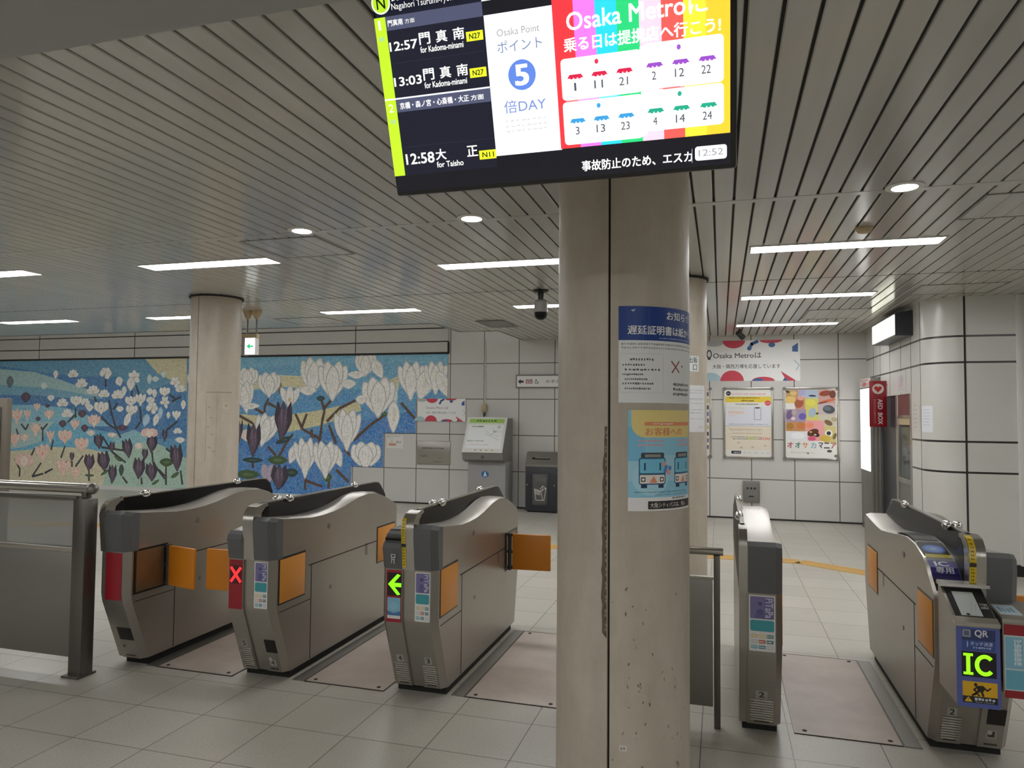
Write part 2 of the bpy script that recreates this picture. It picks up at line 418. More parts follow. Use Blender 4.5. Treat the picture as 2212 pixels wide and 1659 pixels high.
FLOWERS=[(-12.68,2.22,0.12,0.16,0.0,'w'),(-12.24,2.21,0.21,0.21,0.0,'W'),(-11.44,2.23,0.31,0.23,0.0,'W'),(-12.02,2.02,0.23,0.25,0.0,'W'),(-11.11,2.07,0.17,0.18,20.0,'w'),(-10.76,2.14,0.25,0.29,30.0,'W'),(-10.83,2.02,0.19,0.25,0.0,'w'),(-11.73,1.89,0.26,0.23,0.0,'W'),(-11.46,1.82,0.23,0.2,0.0,'W'),(-11.13,1.8,0.25,0.23,0.0,'W'),(-10.98,1.89,0.11,0.18,0.0,'w'),(-12.48,1.64,0.24,0.22,0.0,'W'),(-12.14,1.69,0.28,0.22,0.0,'W'),(-11.91,1.66,0.23,0.18,0.0,'W'),(-11.8,1.56,0.17,0.14,0.0,'w'),(-11.52,1.56,0.34,0.26,0.0,'W'),(-12.35,1.43,0.23,0.22,0.0,'W'),(-12.78,1.75,0.18,0.12,0.0,'w'),(-12.97,1.99,0.18,0.14,0.0,'s'),(-10.82,1.69,0.26,0.21,0.0,'W'),(-10.59,1.72,0.21,0.26,0.0,'W'),(-10.79,1.52,0.26,0.21,0.0,'W'),(-10.36,1.71,0.19,0.13,0.0,'w'),(-10.32,1.56,0.28,0.23,0.0,'W'),(-10.03,1.67,0.17,0.25,0.0,'W'),(-10.27,1.84,0.11,0.16,0.0,'w'),(-10.38,1.87,0.14,0.13,0.0,'w'),(-10.04,1.87,0.23,0.19,0.0,'W'),(-9.81,2.04,0.19,0.24,0.0,'W'),(-10.26,2.11,0.16,0.11,0.0,'s'),(-10.4,2.11,0.11,0.18,0.0,'s'),(-10.08,2.2,0.11,0.13,0.0,'s'),(-9.68,1.91,0.16,0.2,0.0,'W'),(-9.76,1.43,0.17,0.19,0.0,'W'),(-9.94,1.43,0.08,0.13,0.0,'w'),(-9.61,1.63,0.11,0.17,0.0,'w'),(-9.72,1.13,0.17,0.14,0.0,'W'),(-10.45,1.33,0.16,0.24,-20.0,'b'),(-10.22,1.34,0.13,0.24,-20.0,'w'),(-10.12,1.47,0.11,0.22,0.0,'b'),(-10.89,1.33,0.14,0.31,-25.0,'w'),(-10.6,0.84,0.19,0.13,0.0,'k'),(-9.66,0.97,0.21,0.11,0.0,'w'),(-11.07,1.54,0.17,0.11,0.0,'w'),(-13.86,2.07,0.17,0.24,0.0,'g'),(-13.43,1.76,0.23,0.2,0.0,'p'),(-11.98,1.44,0.2,0.14,0.0,'p'),(-12.46,1.24,0.18,0.14,0.0,'p'),(-11.91,1.16,0.17,0.14,0.0,'p'),(-11.0,1.18,0.25,0.11,0.0,'p'),(-11.56,0.91,0.23,0.29,15.0,'P'),(-11.77,0.5,0.27,0.32,0.0,'P'),(-11.42,0.53,0.31,0.38,12.0,'P'),(-11.2,0.29,0.21,0.36,0.0,'P'),(-10.86,0.79,0.25,0.37,15.0,'P'),(-10.58,0.42,0.29,0.4,0.0,'P'),(-10.3,0.89,0.26,0.33,0.0,'P'),(-10.29,0.36,0.28,0.35,10.0,'P'),(-10.01,1.05,0.12,0.24,0.0,'P'),(-9.73,0.64,0.29,0.5,8.0,'P'),(-11.23,0.81,0.14,0.2,0.0,'P'),(-10.45,0.69,0.15,0.22,0.0,'P'),(-12.2,0.6,0.12,0.18,0.0,'P'),(-10.99,0.37,0.11,0.22,0.0,'d'),(-13.09,1.33,0.12,0.09,0.0,'p'),(-12.86,1.59,0.12,0.07,0.0,'p'),(-13.64,1.37,0.23,0.34,0.0,'K'),(-13.37,1.4,0.14,0.26,0.0,'K'),(-13.13,1.56,0.14,0.19,0.0,'K'),(-12.81,1.42,0.22,0.22,0.0,'K'),(-13.14,1.12,0.2,0.3,0.0,'K'),(-13.68,0.9,0.23,0.29,0.0,'K'),(-13.42,0.95,0.18,0.19,0.0,'K'),(-12.76,0.98,0.15,0.28,0.0,'K'),(-12.39,0.99,0.32,0.29,0.0,'K'),(-11.97,0.84,0.32,0.3,0.0,'K'),(-11.68,1.31,0.29,0.27,0.0,'K'),(-12.15,1.22,0.19,0.22,0.0,'K'),(-12.94,0.66,0.31,0.37,10.0,'K'),(-13.41,0.49,0.46,0.26,0.0,'K'),(-12.4,0.37,0.28,0.37,0.0,'K'),(-12.09,0.29,0.19,0.22,0.0,'K'),(-10.36,1.09,0.38,0.17,0.0,'K'),(-11.24,1.04,0.22,0.09,0.0,'k'),(-11.75,1.07,0.2,0.11,0.0,'k'),(-6.88,2.13,0.46,0.63,-5.0,'W'),(-6.49,2.04,0.5,0.66,0.0,'W'),(-6.98,1.89,0.34,0.16,0.0,'w'),(-6.18,2.0,0.27,0.16,0.0,'w'),(-5.86,2.33,0.37,0.39,0.0,'W'),(-6.03,2.16,0.33,0.13,0.0,'w'),(-5.63,2.26,0.2,0.35,30.0,'w'),(-8.23,2.12,0.43,0.34,0.0,'W'),(-8.27,1.75,0.33,0.56,10.0,'W'),(-7.77,1.99,0.43,0.43,0.0,'W'),(-8.14,1.61,0.36,0.11,0.0,'w'),(-7.34,1.75,0.33,0.48,0.0,'W'),(-5.35,1.76,0.2,0.55,0.0,'s'),(-5.61,1.76,0.55,0.66,0.0,'W'),(-5.01,2.04,0.4,0.63,0.0,'W'),(-4.76,1.99,0.31,0.52,-20.0,'w'),(-4.56,2.09,0.35,0.53,0.0,'W'),(-4.42,1.99,0.22,0.46,25.0,'w'),(-5.32,1.44,0.22,0.52,0.0,'w'),(-6.19,1.19,0.42,0.69,0.0,'W'),(-7.83,1.17,0.4,0.57,-15.0,'W'),(-7.25,0.77,0.19,0.35,-20.0,'w'),(-7.0,0.69,0.37,0.68,0.0,'W'),(-6.38,0.76,0.21,0.4,25.0,'w'),(-6.6,0.67,0.41,0.62,0.0,'W'),(-5.83,0.77,0.53,0.44,0.0,'W'),(-5.93,1.73,0.21,0.16,0.0,'w'),(-8.19,1.08,0.33,0.22,0.0,'k'),(-7.47,1.34,0.36,0.7,-3.0,'P'),(-8.07,1.0,0.31,0.6,0.0,'P'),(-8.38,1.13,0.15,0.46,0.0,'P'),(-7.75,0.42,0.29,0.33,0.0,'l'),(-7.52,0.35,0.36,0.44,0.0,'P')]
LEAVES=[(-9.95,0.55,0.32,0.16,0.0,'G'),(-9.75,0.32,0.21,0.08,30.0,'G'),(-11.38,0.32,0.24,0.06,30.0,'G'),(-11.75,0.25,0.24,0.05,0.0,'G'),(-11.08,0.59,0.21,0.06,-30.0,'G'),(-12.28,0.49,0.15,0.05,0.0,'G'),(-10.19,0.17,0.2,0.06,30.0,'G'),(-8.16,1.82,0.13,0.25,-15.0,'d'),(-7.55,1.95,0.08,0.25,0.0,'n'),(-7.56,0.65,0.41,0.16,0.0,'G'),(-7.45,1.01,0.35,0.1,20.0,'d'),(-8.08,0.64,0.45,0.1,0.0,'d'),(-8.17,0.38,0.49,0.17,0.0,'G'),(-7.27,0.44,0.27,0.16,0.0,'d'),(-6.56,0.38,0.18,0.16,0.0,'G'),(-5.49,1.49,0.13,0.08,0.0,'G'),(-6.72,1.75,0.17,0.1,0.0,'d')]
TWIGS=[[(-13.52,0.17),(-13.51,0.31),(-13.66,0.52)],[(-13.19,0.18),(-12.97,0.46)],[(-13.19,0.18),(-12.9,0.25)],[(-12.87,0.26),(-12.67,0.35)],[(-12.47,0.57),(-12.38,0.81)],[(-12.1,0.41),(-11.92,0.63)],[(-12.73,0.72),(-12.68,0.92)],[(-13.24,0.58),(-13.15,0.74)],[(-13.4,1.11),(-13.33,1.23)],[(-13.4,1.11),(-13.53,1.23)],[(-12.95,0.89),(-12.96,1.12),(-12.84,1.24)],[(-12.96,1.12),(-13.05,1.21)],[(-13.58,0.99),(-13.65,1.13)],[(-11.03,0.99),(-11.16,1.19),(-11.26,1.44),(-11.34,1.71)],[(-11.23,1.53),(-11.13,1.66)],[(-11.13,1.15),(-11.36,1.26),(-11.51,1.39)],[(-10.69,1.17),(-10.56,1.31),(-10.6,1.58)],[(-11.64,1.67),(-11.7,1.78)],[(-11.43,1.96),(-11.44,2.12)],[(-12.14,1.36),(-12.15,1.55)],[(-12.14,1.43),(-12.34,1.27)],[(-11.49,0.8),(-10.95,0.75)],[(-11.47,1.01),(-11.23,0.72),(-10.89,0.52)],[(-10.8,1.78),(-10.8,1.91)],[(-10.63,1.82),(-10.71,2.0)],[(-9.95,0.13),(-9.96,0.51)],[(-9.58,0.15),(-9.63,0.41)],[(-9.98,0.29),(-10.12,0.41)],[(-9.97,0.81),(-9.87,0.75)],[(-10.29,0.74),(-10.26,0.54),(-9.98,0.24)],[(-9.87,1.69),(-9.66,1.78)],[(-9.96,1.16),(-9.73,1.32)],[(-11.76,0.14),(-11.77,0.36)],[(-10.5,0.12),(-10.52,0.25)],[(-10.84,0.13),(-10.96,0.25)],[(-12.19,0.4),(-12.19,0.51)],[(-9.93,1.82),(-9.79,1.73)]]
BOUGHS=[[(-6.73,0.97),(-6.68,1.37),(-6.64,1.54),(-6.72,1.75)],[(-6.64,1.59),(-6.5,1.73)],[(-6.59,1.35),(-6.35,1.58),(-6.02,1.73)],[(-6.4,0.97),(-6.55,1.29)],[(-6.73,1.05),(-7.07,1.21),(-7.22,1.48)],[(-7.08,1.26),(-6.99,1.48)],[(-6.07,1.03),(-5.75,1.3),(-5.49,1.47)],[(-5.18,1.68),(-5.06,1.55),(-4.93,1.42)],[(-8.39,1.44),(-8.09,1.3)],[(-7.84,1.42),(-7.86,1.58),(-7.78,1.75)],[(-7.86,1.47),(-8.07,1.58)],[(-7.78,1.67),(-7.62,1.59)],[(-6.24,0.87),(-6.12,0.77)],[(-6.39,0.52),(-6.14,0.31)],[(-6.99,0.38),(-7.0,0.15)],[(-6.99,0.31),(-6.65,0.22)],[(-6.53,0.19),(-6.53,0.35)],[(-7.56,0.68),(-7.38,0.98),(-7.26,1.12)],[(-7.6,0.73),(-7.76,0.89)],[(-8.07,0.5),(-8.08,0.69)],[(-6.89,1.21),(-6.88,1.05)]]
BGA=[([(-14.17,2.57),(-9.56,2.55),(-9.52,1.47),(-14.11,1.44)],(88,150,182)),([(-14.17,2.49),(-12.18,2.17),(-11.17,2.16),(-10.5,1.82),(-9.57,2.19),(-9.51,1.0),(-11.41,0.96),(-14.11,1.44)],(66,124,176)),([(-14.16,2.39),(-13.23,2.27),(-12.56,2.11),(-12.14,1.99),(-11.73,1.89),(-11.44,1.77),(-12.01,1.8),(-12.91,1.91),(-14.14,2.01)],(158,192,190)),([(-14.14,2.06),(-12.91,1.95),(-12.02,1.84),(-11.38,1.73),(-12.01,1.73),(-13.2,1.8),(-14.13,1.82)],(110,166,190)),([(-14.12,1.61),(-13.19,1.61),(-12.41,1.56),(-11.82,1.41),(-11.14,1.21),(-14.1,1.15)],(128,188,206)),([(-14.1,1.26),(-13.18,1.29),(-12.52,1.26),(-12.4,1.29),(-12.16,1.22),(-11.7,1.14),(-11.02,1.06),(-10.84,0.7),(-14.07,0.63)],(98,176,204)),([(-14.1,1.27),(-12.64,1.28),(-12.87,1.12),(-12.98,0.89),(-13.46,0.76),(-14.07,0.68)],(168,198,196)),([(-10.54,2.52),(-9.56,2.51),(-9.54,1.87),(-9.91,2.09),(-10.21,2.22)],(206,198,156)),([(-14.07,0.65),(-13.3,0.71),(-12.85,0.78),(-11.97,0.78),(-11.4,0.71),(-11.2,0.02),(-14.03,-0.08)],(212,203,168)),([(-11.42,0.02),(-11.31,0.72),(-11.12,0.92),(-10.58,1.02),(-10.03,0.85),(-9.49,0.63),(-9.48,0.09)],(168,198,178)),([(-11.32,0.96),(-10.72,1.15),(-10.3,0.98),(-10.84,0.79)],(140,192,200))]
BGB=[([(-8.59,2.54),(-4.29,2.53),(-4.28,1.78),(-8.56,1.52)],(100,166,200)),([(-8.57,1.89),(-6.54,1.89),(-4.28,1.91),(-4.27,1.04),(-8.54,0.96)],(84,150,196)),([(-8.55,1.13),(-7.13,1.04),(-5.93,1.38),(-4.28,1.66),(-4.26,0.18),(-8.52,0.01)],(66,128,190)),([(-8.59,2.56),(-4.29,2.53),(-4.29,2.32),(-6.55,2.38),(-8.58,2.29)],(112,176,204)),([(-8.45,2.12),(-7.8,2.18),(-6.97,2.14),(-6.94,1.92),(-7.69,1.97),(-8.44,1.85)],(212,204,160)),([(-8.43,1.47),(-7.68,1.42),(-6.77,1.54),(-5.96,1.7),(-5.93,1.54),(-6.68,1.29),(-7.39,1.15),(-8.09,1.25),(-8.42,1.3)],(208,200,154)),([(-5.47,2.05),(-5.21,2.15),(-5.24,1.89),(-5.49,1.81)],(206,200,160))]

# ================================================================== SETTING
CEIL, WALL = 2.70, 11.1
struct('floor', MB().box((-15.6, -6, -.1), (6.2, 11.3, 0)), M['floor'])
# back wall; it runs on above the ceiling where the slats stop short of it
struct('wall_back', MB().box((-15.6, WALL, -.05), (2.6, WALL + .2, 3.4)), M['wall_tile'])
struct('wall_left', MB().box((-15.6, -6, 0), (-15.4, 11.2, 3.4)), M['white'])
struct('wall_behind', MB().box((-15.6, -6.2, 0), (6.2, -6, 3.4)), M['white'])
struct('wall_right', MB().box((6.0, -6, 0), (6.2, 7.6, 3.4)), M['white'])
# plain white panels over the mural, up into the recess above the ceiling edge
mb = MB(); mb.box((-15.4, WALL - .03, 2.525), (-4.335, WALL, 3.38))
struct('trim_1', mb, M['offwhite'])
mb = MB()
for z, t in ((2.515, .03), (2.705, .018), (2.93, .018)): mb.box((-15.4, WALL - .034, z - t / 2), (-4.335, WALL - .005, z + t / 2))
mb.box((-4.35, WALL - .034, 2.5), (-4.325, WALL - .005, 2.70))
for x in (-13.1, -10.75, -8.4, -6.05): mb.box((x - .006, WALL - .033, 2.53), (x + .006, WALL - .005, 3.36))
struct('trim_2', mb, M['seam'])
struct('baseboard_back', MB().box((-6.1, WALL - .012, 0), (1.98, WALL, .022)), M['seam'])
struct('trim_3', MB().box((-15.4, WALL - .06, 0), (-6.12, WALL, .07)), M['white'])

# right-hand side wall with its rounded corner, an opening for the office, and the front face
SW = 1.985
def plan_wall(pts, z0, z1, th=.12):
    out = list(pts) + [(x + th, y + th) for x, y in reversed(pts)]
    return MB().prism_z(out, z0, z1)
arc = [(SW + .315 - .315 * math.cos(R(a)), 8.265 - .315 * math.sin(R(a))) for a in range(0, 91, 6)]
struct('wall_side', plan_wall([(SW, 8.64)] + arc + [(2.745, 7.95)], 0.0, CEIL), M['band_wall'])
struct('wall_lintel', MB().box((SW, 8.64, 1.765), (SW + .12, 10.2, CEIL)).box((SW, 10.2, 2.03), (SW + .12, 10.915, CEIL)), M['band_wall'])
struct('wall_side_far', MB().box((SW, 10.915, 0), (SW + .12, WALL, CEIL)), M['band_wall'])
mb = MB()
for y in (10.62, 10.19, 9.65, 9.1, 8.64): mb.box((SW - .0015, y - .004, 2.035 if y > 10.2 else 1.77), (SW + .01, y + .004, CEIL))
mb.box((SW - .0015, 8.262, 0.0), (SW + .01, 8.27, CEIL))
mb.box((2.292, 7.9485, .1), (2.310, 7.96, CEIL))
struct('trim_4', mb, M['seam'])
struct('trim_5', MB().box((2.735, 7.93, .1), (2.80, 8.2, CEIL), .006), M['white'])
struct('wall_front_far', MB().box((2.80, 7.96, 0), (6.2, 8.1, CEIL)), M['band_wall'])
struct('baseboard_side', MB().box((2.31, 7.935, 0), (2.80, 7.97, .11)), M['black'])
# office recess behind the opening
mb = MB(); mb.box((SW + .5, 8.5, 0), (SW + .56, 11.0, 2.2)); mb.box((SW + .12, 10.93, 0), (SW + .56, 11.0, 2.2)); mb.box((SW + .12, 8.52, 0), (SW + .56, 8.64, 2.2)); mb.box((SW + .125, 8.5, 1.77), (SW + .56, 10.19, 1.85))
struct('wall_office', mb, M['darkgrey'])

# ceiling: long enamel slats with dark gaps; stepped back edge; lower soffit near the camera
def slat_end(x):
    return 8.80 if x < -3.66 else (9.77 if x < -3.06 else WALL - .005)
mb = MB(); x = -15.4 + .03; pitch_ = .108
x0 = .076 - pitch_ * 150
for i in range(210):
    xa = x0 + i * pitch_ + .006; xb = xa + pitch_ - .012
    if xa < -15.35 or xb > 5.98: continue
    ye = slat_end((xa + xb) / 2)
    if xa > SW + .12: ye = 8.0
    if xa < -14: ye = 8.6
    prof = [(xa, CEIL + .014), (xa, CEIL + .004), (xa + .004, CEIL), (xb - .004, CEIL), (xb, CEIL + .004), (xb, CEIL + .014)]
    mb.loft([[(px, -5.98, pz) for px, pz in prof], [(px, ye, pz) for px, pz in prof]])
struct('ceiling', mb, M['slat'])
mb = MB()
mb.box((-15.4, -5.98, CEIL + .0145), (-3.66, 8.79, CEIL + .05)); mb.box((-3.66, -5.98, CEIL + .0145), (-3.06, 9.76, CEIL + .05)); mb.box((-3.06, -5.98, CEIL + .0145), (6.0, WALL, CEIL + .05))
struct('ceiling_backing', mb, M['seam'])
mb = MB()
for a, b in (((-15.4, 8.79), (-3.66, 8.82)), ((-3.67, 8.79), (-3.64, 9.78)), ((-3.66, 9.76), (-3.06, 9.79)), ((-3.07, 9.76), (-3.04, 11.09))):
    mb.box((*a, CEIL - .004), (*b, CEIL + .06))
struct('trim_6', mb, M['midgrey'])
struct('ceiling_recess', MB().box((-15.5, 8.5, 3.36), (-2.9, 11.2, 3.46)), M['white'])
struct('wall_recess', MB().box((-15.4, 8.5, CEIL + .05), (-3.0, 8.7, 3.4)), M['white'])
struct('wall_recess_end', MB().box((-3.0, 8.5, CEIL + .05), (-2.9, 11.1, 3.4)), M['white'])
for k, y in enumerate((4.15, 6.62)):
    struct('trim_%d' % (7 + k), MB().box((-15.3, y - (.03 if k == 0 else .004), CEIL - .0015), (6, y + (.03 if k == 0 else .004), CEIL + .004)), M['slat'] if k == 0 else M['seam'])
# soffit over the camera
mb = MB(); mb.box((-15.4, -1.0, 2.545), (6.0, 1.58, CEIL + .02)); 
struct('ceiling_soffit', mb, M['grey'])
struct('trim_9', MB().box((-15.4, .2, 2.52), (6.0, 1.36, 2.55)), M['grey'])

# ================================================================== LAMPS
def tube_light(x, y, label, L=1.22, W=.19, z=None):
    CEIL = z or 2.70
    t = thing('ceiling_tube_light', label, 'light', (x, y, CEIL), 'recessed tube lights in the ceiling')
    mb = MB(); h = L / 2 + .012; k = W / 2 + .012
    for a, b in (((-h, -k), (h, -k + .012)), ((-h, k - .012), (h, k)), ((-h, -k + .012), (-h + .012, k - .012)), ((h - .012, -k + .012), (h, k - .012))):
        mb.box((x + a[0], y + a[1], CEIL - .006), (x + b[0], y + b[1], CEIL + .012))
    mb.build('frame', M['white'], t)
    MB().box((x - L / 2, y - W / 2, CEIL - .003), (x + L / 2, y + W / 2, CEIL + .010)).build('diffuser', M['tube'], t)
    return t
tl = [(-3.99, 4.84, 'lit tube light left of the display, in front of the left column'),
      (-6.35, 4.75, 'lit tube light at the left edge of the photo, half cut off'),
      (-1.57, 5.40, 'long lit tube light just left of the front column'),
      (.825, 5.38, 'largest lit tube light, right of the display under the smoke detector'),
      (.82, 7.57, 'middle of the three lit tube lights right of the front column'),
      (.82, 9.86, 'farthest lit tube light, above the white banner on the back wall'),
      (-1.58, 7.62, 'lit tube light behind the dome camera'),
      (-3.95, 7.56, 'lit tube light over the magnolia mural right of the left column'),
      (-6.45, 7.52, 'short visible piece of tube light just left of the left column'),
      (-8.88, 7.46, 'lit tube light at far left over the pink flowers of the mural')]
for a in tl: tube_light(*a)
# unseen rows carrying on the grid, added to brighten the hall
HIDDEN = [(3.2, 5.38), (-11.3, 7.46), (-13.4, 7.46), (-8.8, 4.75), (-11.2, 4.75), (4.2, 2.9), (-6.6, 2.6), (-9.4, 2.6)]
HIDDEN += [(x, y) for y in (-1.9, -3.9) for x in (-8, -4.4, -.8, 2.8)]
for x, y in HIDDEN: tube_light(x, y, 'unseen tube light added out of view')
for x in (-5.4, -2.2, 1.2): tube_light(x, -.35, 'unseen tube light added in the soffit', z=2.53)  # soffit tubes added out of view to light the camera side
def downlight(x, y, label):
    t = thing('ceiling_downlight', label, 'light', (x, y, CEIL), 'round downlights in the ceiling')
    MB().lathe((x, y, CEIL), [(.076, .01), (.092, .01), (.092, -.004), (.076, -.007)]).build('trim_ring', M['white'], t)
    MB().lathe((x, y, CEIL), [(.001, .008), (.075, .008), (.075, -.005), (.05, -.009), (.001, -.010)]).build('lens', M['down'], t)
for x, l in ((-2.645, 'round lit downlight beside the ceiling hatch, leftmost'), (-1.46, 'round lit downlight below the lower left corner of the display'), (.923, 'round lit downlight right of the display, nearest the right wall'),
             (-.27, 'round lit downlight hidden behind the front column')):
    downlight(x, 4.09, l)
for x in (-2.6, -1.4, 2.1): 
    downlight(x, .9 if x < 2 else 4.09, 'round downlight outside the photo')

for x in (-13.6, -11.2, -8.8, -6.4, -4.2):  # unseen glowing bars added to brighten the panels above the mural
    o = MB().box((x - .6, 9.02, 3.02), (x + .6, 9.10, 3.06)).build('recess_fill_light', M['recess_fill'], loc=(x, 9.06, 3.02))
    tag(o, 'added fill light tucked behind the ceiling edge, out of sight', 'light', 'added fill lights behind the ceiling edge')
# ceiling fittings
def hatch(x0, y0, x1, y1, label, name='ceiling_hatch'):
    t = thing(name, label, 'hatch', ((x0 + x1) / 2, (y0 + y1) / 2, CEIL))
    mb = MB(); b = .014
    for a, c in (((x0, y0), (x1, y0 + b)), ((x0, y1 - b), (x1, y1)), ((x0, y0 + b), (x0 + b, y1 - b)), ((x1 - b, y0 + b), (x1, y1 - b))):
        mb.box((*a, CEIL - .004), (*c, CEIL + .004))
    mb.build('hatch_frame', M['midgrey'], t, smooth=False)
    mb = MB(); n = 5
    for i in range(n):
        u = x0 + b + (x1 - x0 - 2 * b) * i / n
        mb.box((u + .004, y0 + b, CEIL - .002), (u + (x1 - x0 - 2 * b) / n - .004, y1 - b, CEIL + .003))
    mb.build('hatch_panel', M['slat'], t, smooth=False)
hatch(-3.24, 4.24, -2.64, 4.80, 'square slatted access hatch in the ceiling by the leftmost downlight')
hatch(1.37, 4.34, 1.97, 4.86, 'square access hatch in the ceiling right of the downlight nearest the right wall')
hatch(1.75, 7.2, 2.45, 7.75, 'access hatch in the ceiling in front of the rounded wall corner')
hatch(-5.5, 7.9, -4.75, 8.5, 'access hatch in the ceiling over the mural, right of the exit sign')
hatch(.95, 8.6, 1.6, 9.4, 'access hatch in the ceiling left of the lit office sign')
t = thing('ceiling_vent', 'square grey air vent in the ceiling left of the dome camera', 'vent', (-2.83, 9.0, CEIL))
mb = MB()
for a, c in (((-3.02, 8.65), (-2.64, 8.68)), ((-3.02, 9.30), (-2.64, 9.33)), ((-3.02, 8.68), (-2.99, 9.30)), ((-2.67, 8.68), (-2.64, 9.30))): mb.box((*a, CEIL - .012), (*c, CEIL + .004))
mb.build('vent_frame', M['midgrey'], t)
mb = MB()
for i in range(11): mb.box((-2.99, 8.69 + i * .056, CEIL - .009), (-2.67, 8.72 + i * .056, CEIL + .003))
mb.build('vent_slats', M['grey'], t)
t = thing('smoke_detector', 'small round beige detector on the ceiling above the largest tube light', 'detector', (.875, 4.92, CEIL))
MB().lathe((.875, 4.92, CEIL), [(.001, .002), (.052, .002), (.052, -.012), (.04, -.03), (.02, -.036), (.001, -.036)]).build('detector_body', M['beige'], t)
t = thing('spotlight', 'small dark spot fitting on the ceiling by the farthest tube light', 'spotlight', (.26, 10.3, CEIL))
MB().cyl((.26, 10.3, CEIL + .003), (.26, 10.3, CEIL - .05), .02).build('stem', M['black'], t)
MB().cyl((.23, 10.26, CEIL - .05), (.30, 10.34, CEIL - .11), .035, .042).build('spot_head', M['black'], t)

# dome camera
cx_, cy_ = -1.66, 6.66
t = thing('security_camera', 'dome security camera on a dark stem hanging from the ceiling', 'camera', (cx_, cy_, CEIL))
MB().lathe((cx_, cy_, 0), [(.001, 2.703), (.075, 2.703), (.075, 2.685), (.03, 2.675), (.026, 2.60), (.001, 2.60)], 20).build('stem', M['black'], t)
MB().lathe((cx_, cy_, 0), [(.001, 2.602), (.05, 2.602), (.062, 2.585), (.066, 2.50), (.07, 2.485), (.001, 2.485)], 24).build('camera_body', M['grey'], t)
MB().lathe((cx_, cy_, 0), [(.001, 2.487), (.064, 2.487), (.064, 2.465), (.054, 2.435), (.03, 2.415), (.001, 2.41)], 24).build('dome_cover', M['smoke'], t)

# exit sign on its two rods
ex, ey = -5.31, 7.22
t = thing('exit_sign', 'small lit white sign with a green arrow hanging beside the left column', 'sign', (ex, ey, CEIL))
for dx in (-.065, .06):
    MB().lathe((ex + dx, ey, 0), [(.001, 2.702), (.058, 2.702), (.058, 2.68), (.022, 2.60), (.001, 2.595)], 18).build('ceiling_cup', M['beige'], t)
    MB().cyl((ex + dx, ey, 2.60), (ex + dx, ey, 2.41), .012, n=12).build('rod', M['midgrey'], t)
MB().box((ex - .12, ey - .03, 2.375), (ex + .085, ey + .03, 2.42), .004).build('top_bracket', M['beige'], t)
MB().box((ex - .115, ey - .035, 2.165), (ex - .07, ey + .035, 2.38), .004).build('side_casing', M['grey'], t)
MB().box((ex - .068, ey - .04, 2.175), (ex + .075, ey + .035, 2.375), .004).build('sign_body', M['white'], t); sb_ = bpy.data.objects['sign_body']
p = Print(.001, 0, 0)
p.rect(0, 0, 139, 196, (250, 252, 250)); p.poly([(22, 98), (78, 60), (66, 90), (116, 90), (116, 108), (66, 108), (78, 138)], (24, 176, 110))
p.build('sign_face', M['screen'], sb_, facing_front(ex - .066, ey - .041, 2.373))

# ================================================================== COLUMNS
def column(c, r, label, seam_deg, zt=CEIL + .005):
    t = thing('column', label, 'column', (c[0], c[1], 0))
    n = 72
    for name, a0, a1 in (('stone_panel', seam_deg + 2.0, seam_deg + 180), ('stone_panel', seam_deg + 182.0, seam_deg + 360)):
        outer = [(c[0] + r * math.sin(R(a0 + (a1 - a0) * i / 40)), c[1] - r * math.cos(R(a0 + (a1 - a0) * i / 40))) for i in range(41)]
        inner = [(c[0] + (r - .03) * math.sin(R(a0 + (a1 - a0) * i / 40)), c[1] - (r - .03) * math.cos(R(a0 + (a1 - a0) * i / 40))) for i in range(40, -1, -1)]
        MB().prism_z(outer + inner, 0, zt).build(name, M['stone'], t)
    MB().lathe((*c, 0), [(.001, 0), (r - .012, 0), (r - .012, zt - .002), (.001, zt - .002)], 48).build('core', M['seam'], t)
    MB().lathe((*c, 0), [(r + .002, zt), (r + .018, zt), (r + .018, CEIL - .018), (r + .002, CEIL - .018)], 48).build('ceiling_collar', M['seam'], t)
    return t
C1, C2, C3, CR = (-.363, 2.777), (-5.09, 6.32), (-.363, 6.45), .25
t = column(C1, CR, 'nearest beige stone column with a dark joint and two notices', -4.6)
# worn filler along the joint
p = Print(.001, 0, 0)
edge = [(0, 0)]; rr = random.Random(3)
for i in range(31): edge.append((-8 - 10 * min(1, i / 12) + rr.uniform(-3, 3), i * 24))
edge.append((0, 740)); p.poly(edge, (104, 84, 64))
for i in range(46): p.ell(-3 + rr.uniform(-2, 1), i * 16 + rr.uniform(0, 8), 2.2, 6, (150, 146, 136) if i % 3 else (70, 58, 46), n=8)
for i in range(60):
    p.ell(rr.uniform(20, 330), rr.uniform(560, 1500), rr.uniform(1, 4), rr.uniform(2, 9), (126, 110, 92), rot=rr.uniform(-30, 30), n=8)
p.build('worn_filler', M['paper'], t, on_column(C1, CR + .0004, -5.1, 1.46), cuts=(-.05, .35, .02), eps=4e-5)
p = Print(.001, 0, 0); p.rect(0, 0, 26, 20, (214, 208, 196)); p.scrib(4, 4, 22, 16, (150, 145, 138), 2)
o = p.build('number_tag', M['paper'], None, on_column(C1, CR + .001, 5.2, .362), cuts=(0, .03, .01), loc=(C1[0], C1[1] - CR, .35))
tag(o, 'tiny pale tag low on the nearest column', 'tag')
t = column(C2, CR, 'left column standing in front of the mosaic mural', -4.8)
p = Print(.001, 0, 0)
p.line([(0, 40), (0, 700)], 3, (138, 124, 106)); p.line([(0, 0), (250, 0)], 8, (140, 128, 112)); p.line([(100, 20), (100, 640)], 2, (140, 128, 112))
for x, y in ((30, 150), (50, 260), (20, 350), (60, 430), (35, 560), (80, 600)): p.ell(x, y, 14, 3, (128, 112, 94))
p.build('old_sign_marks', M['paper'], t, on_column(C2, CR + .0004, 22, 1.70), cuts=(-.02, .3, .03), eps=4e-5)
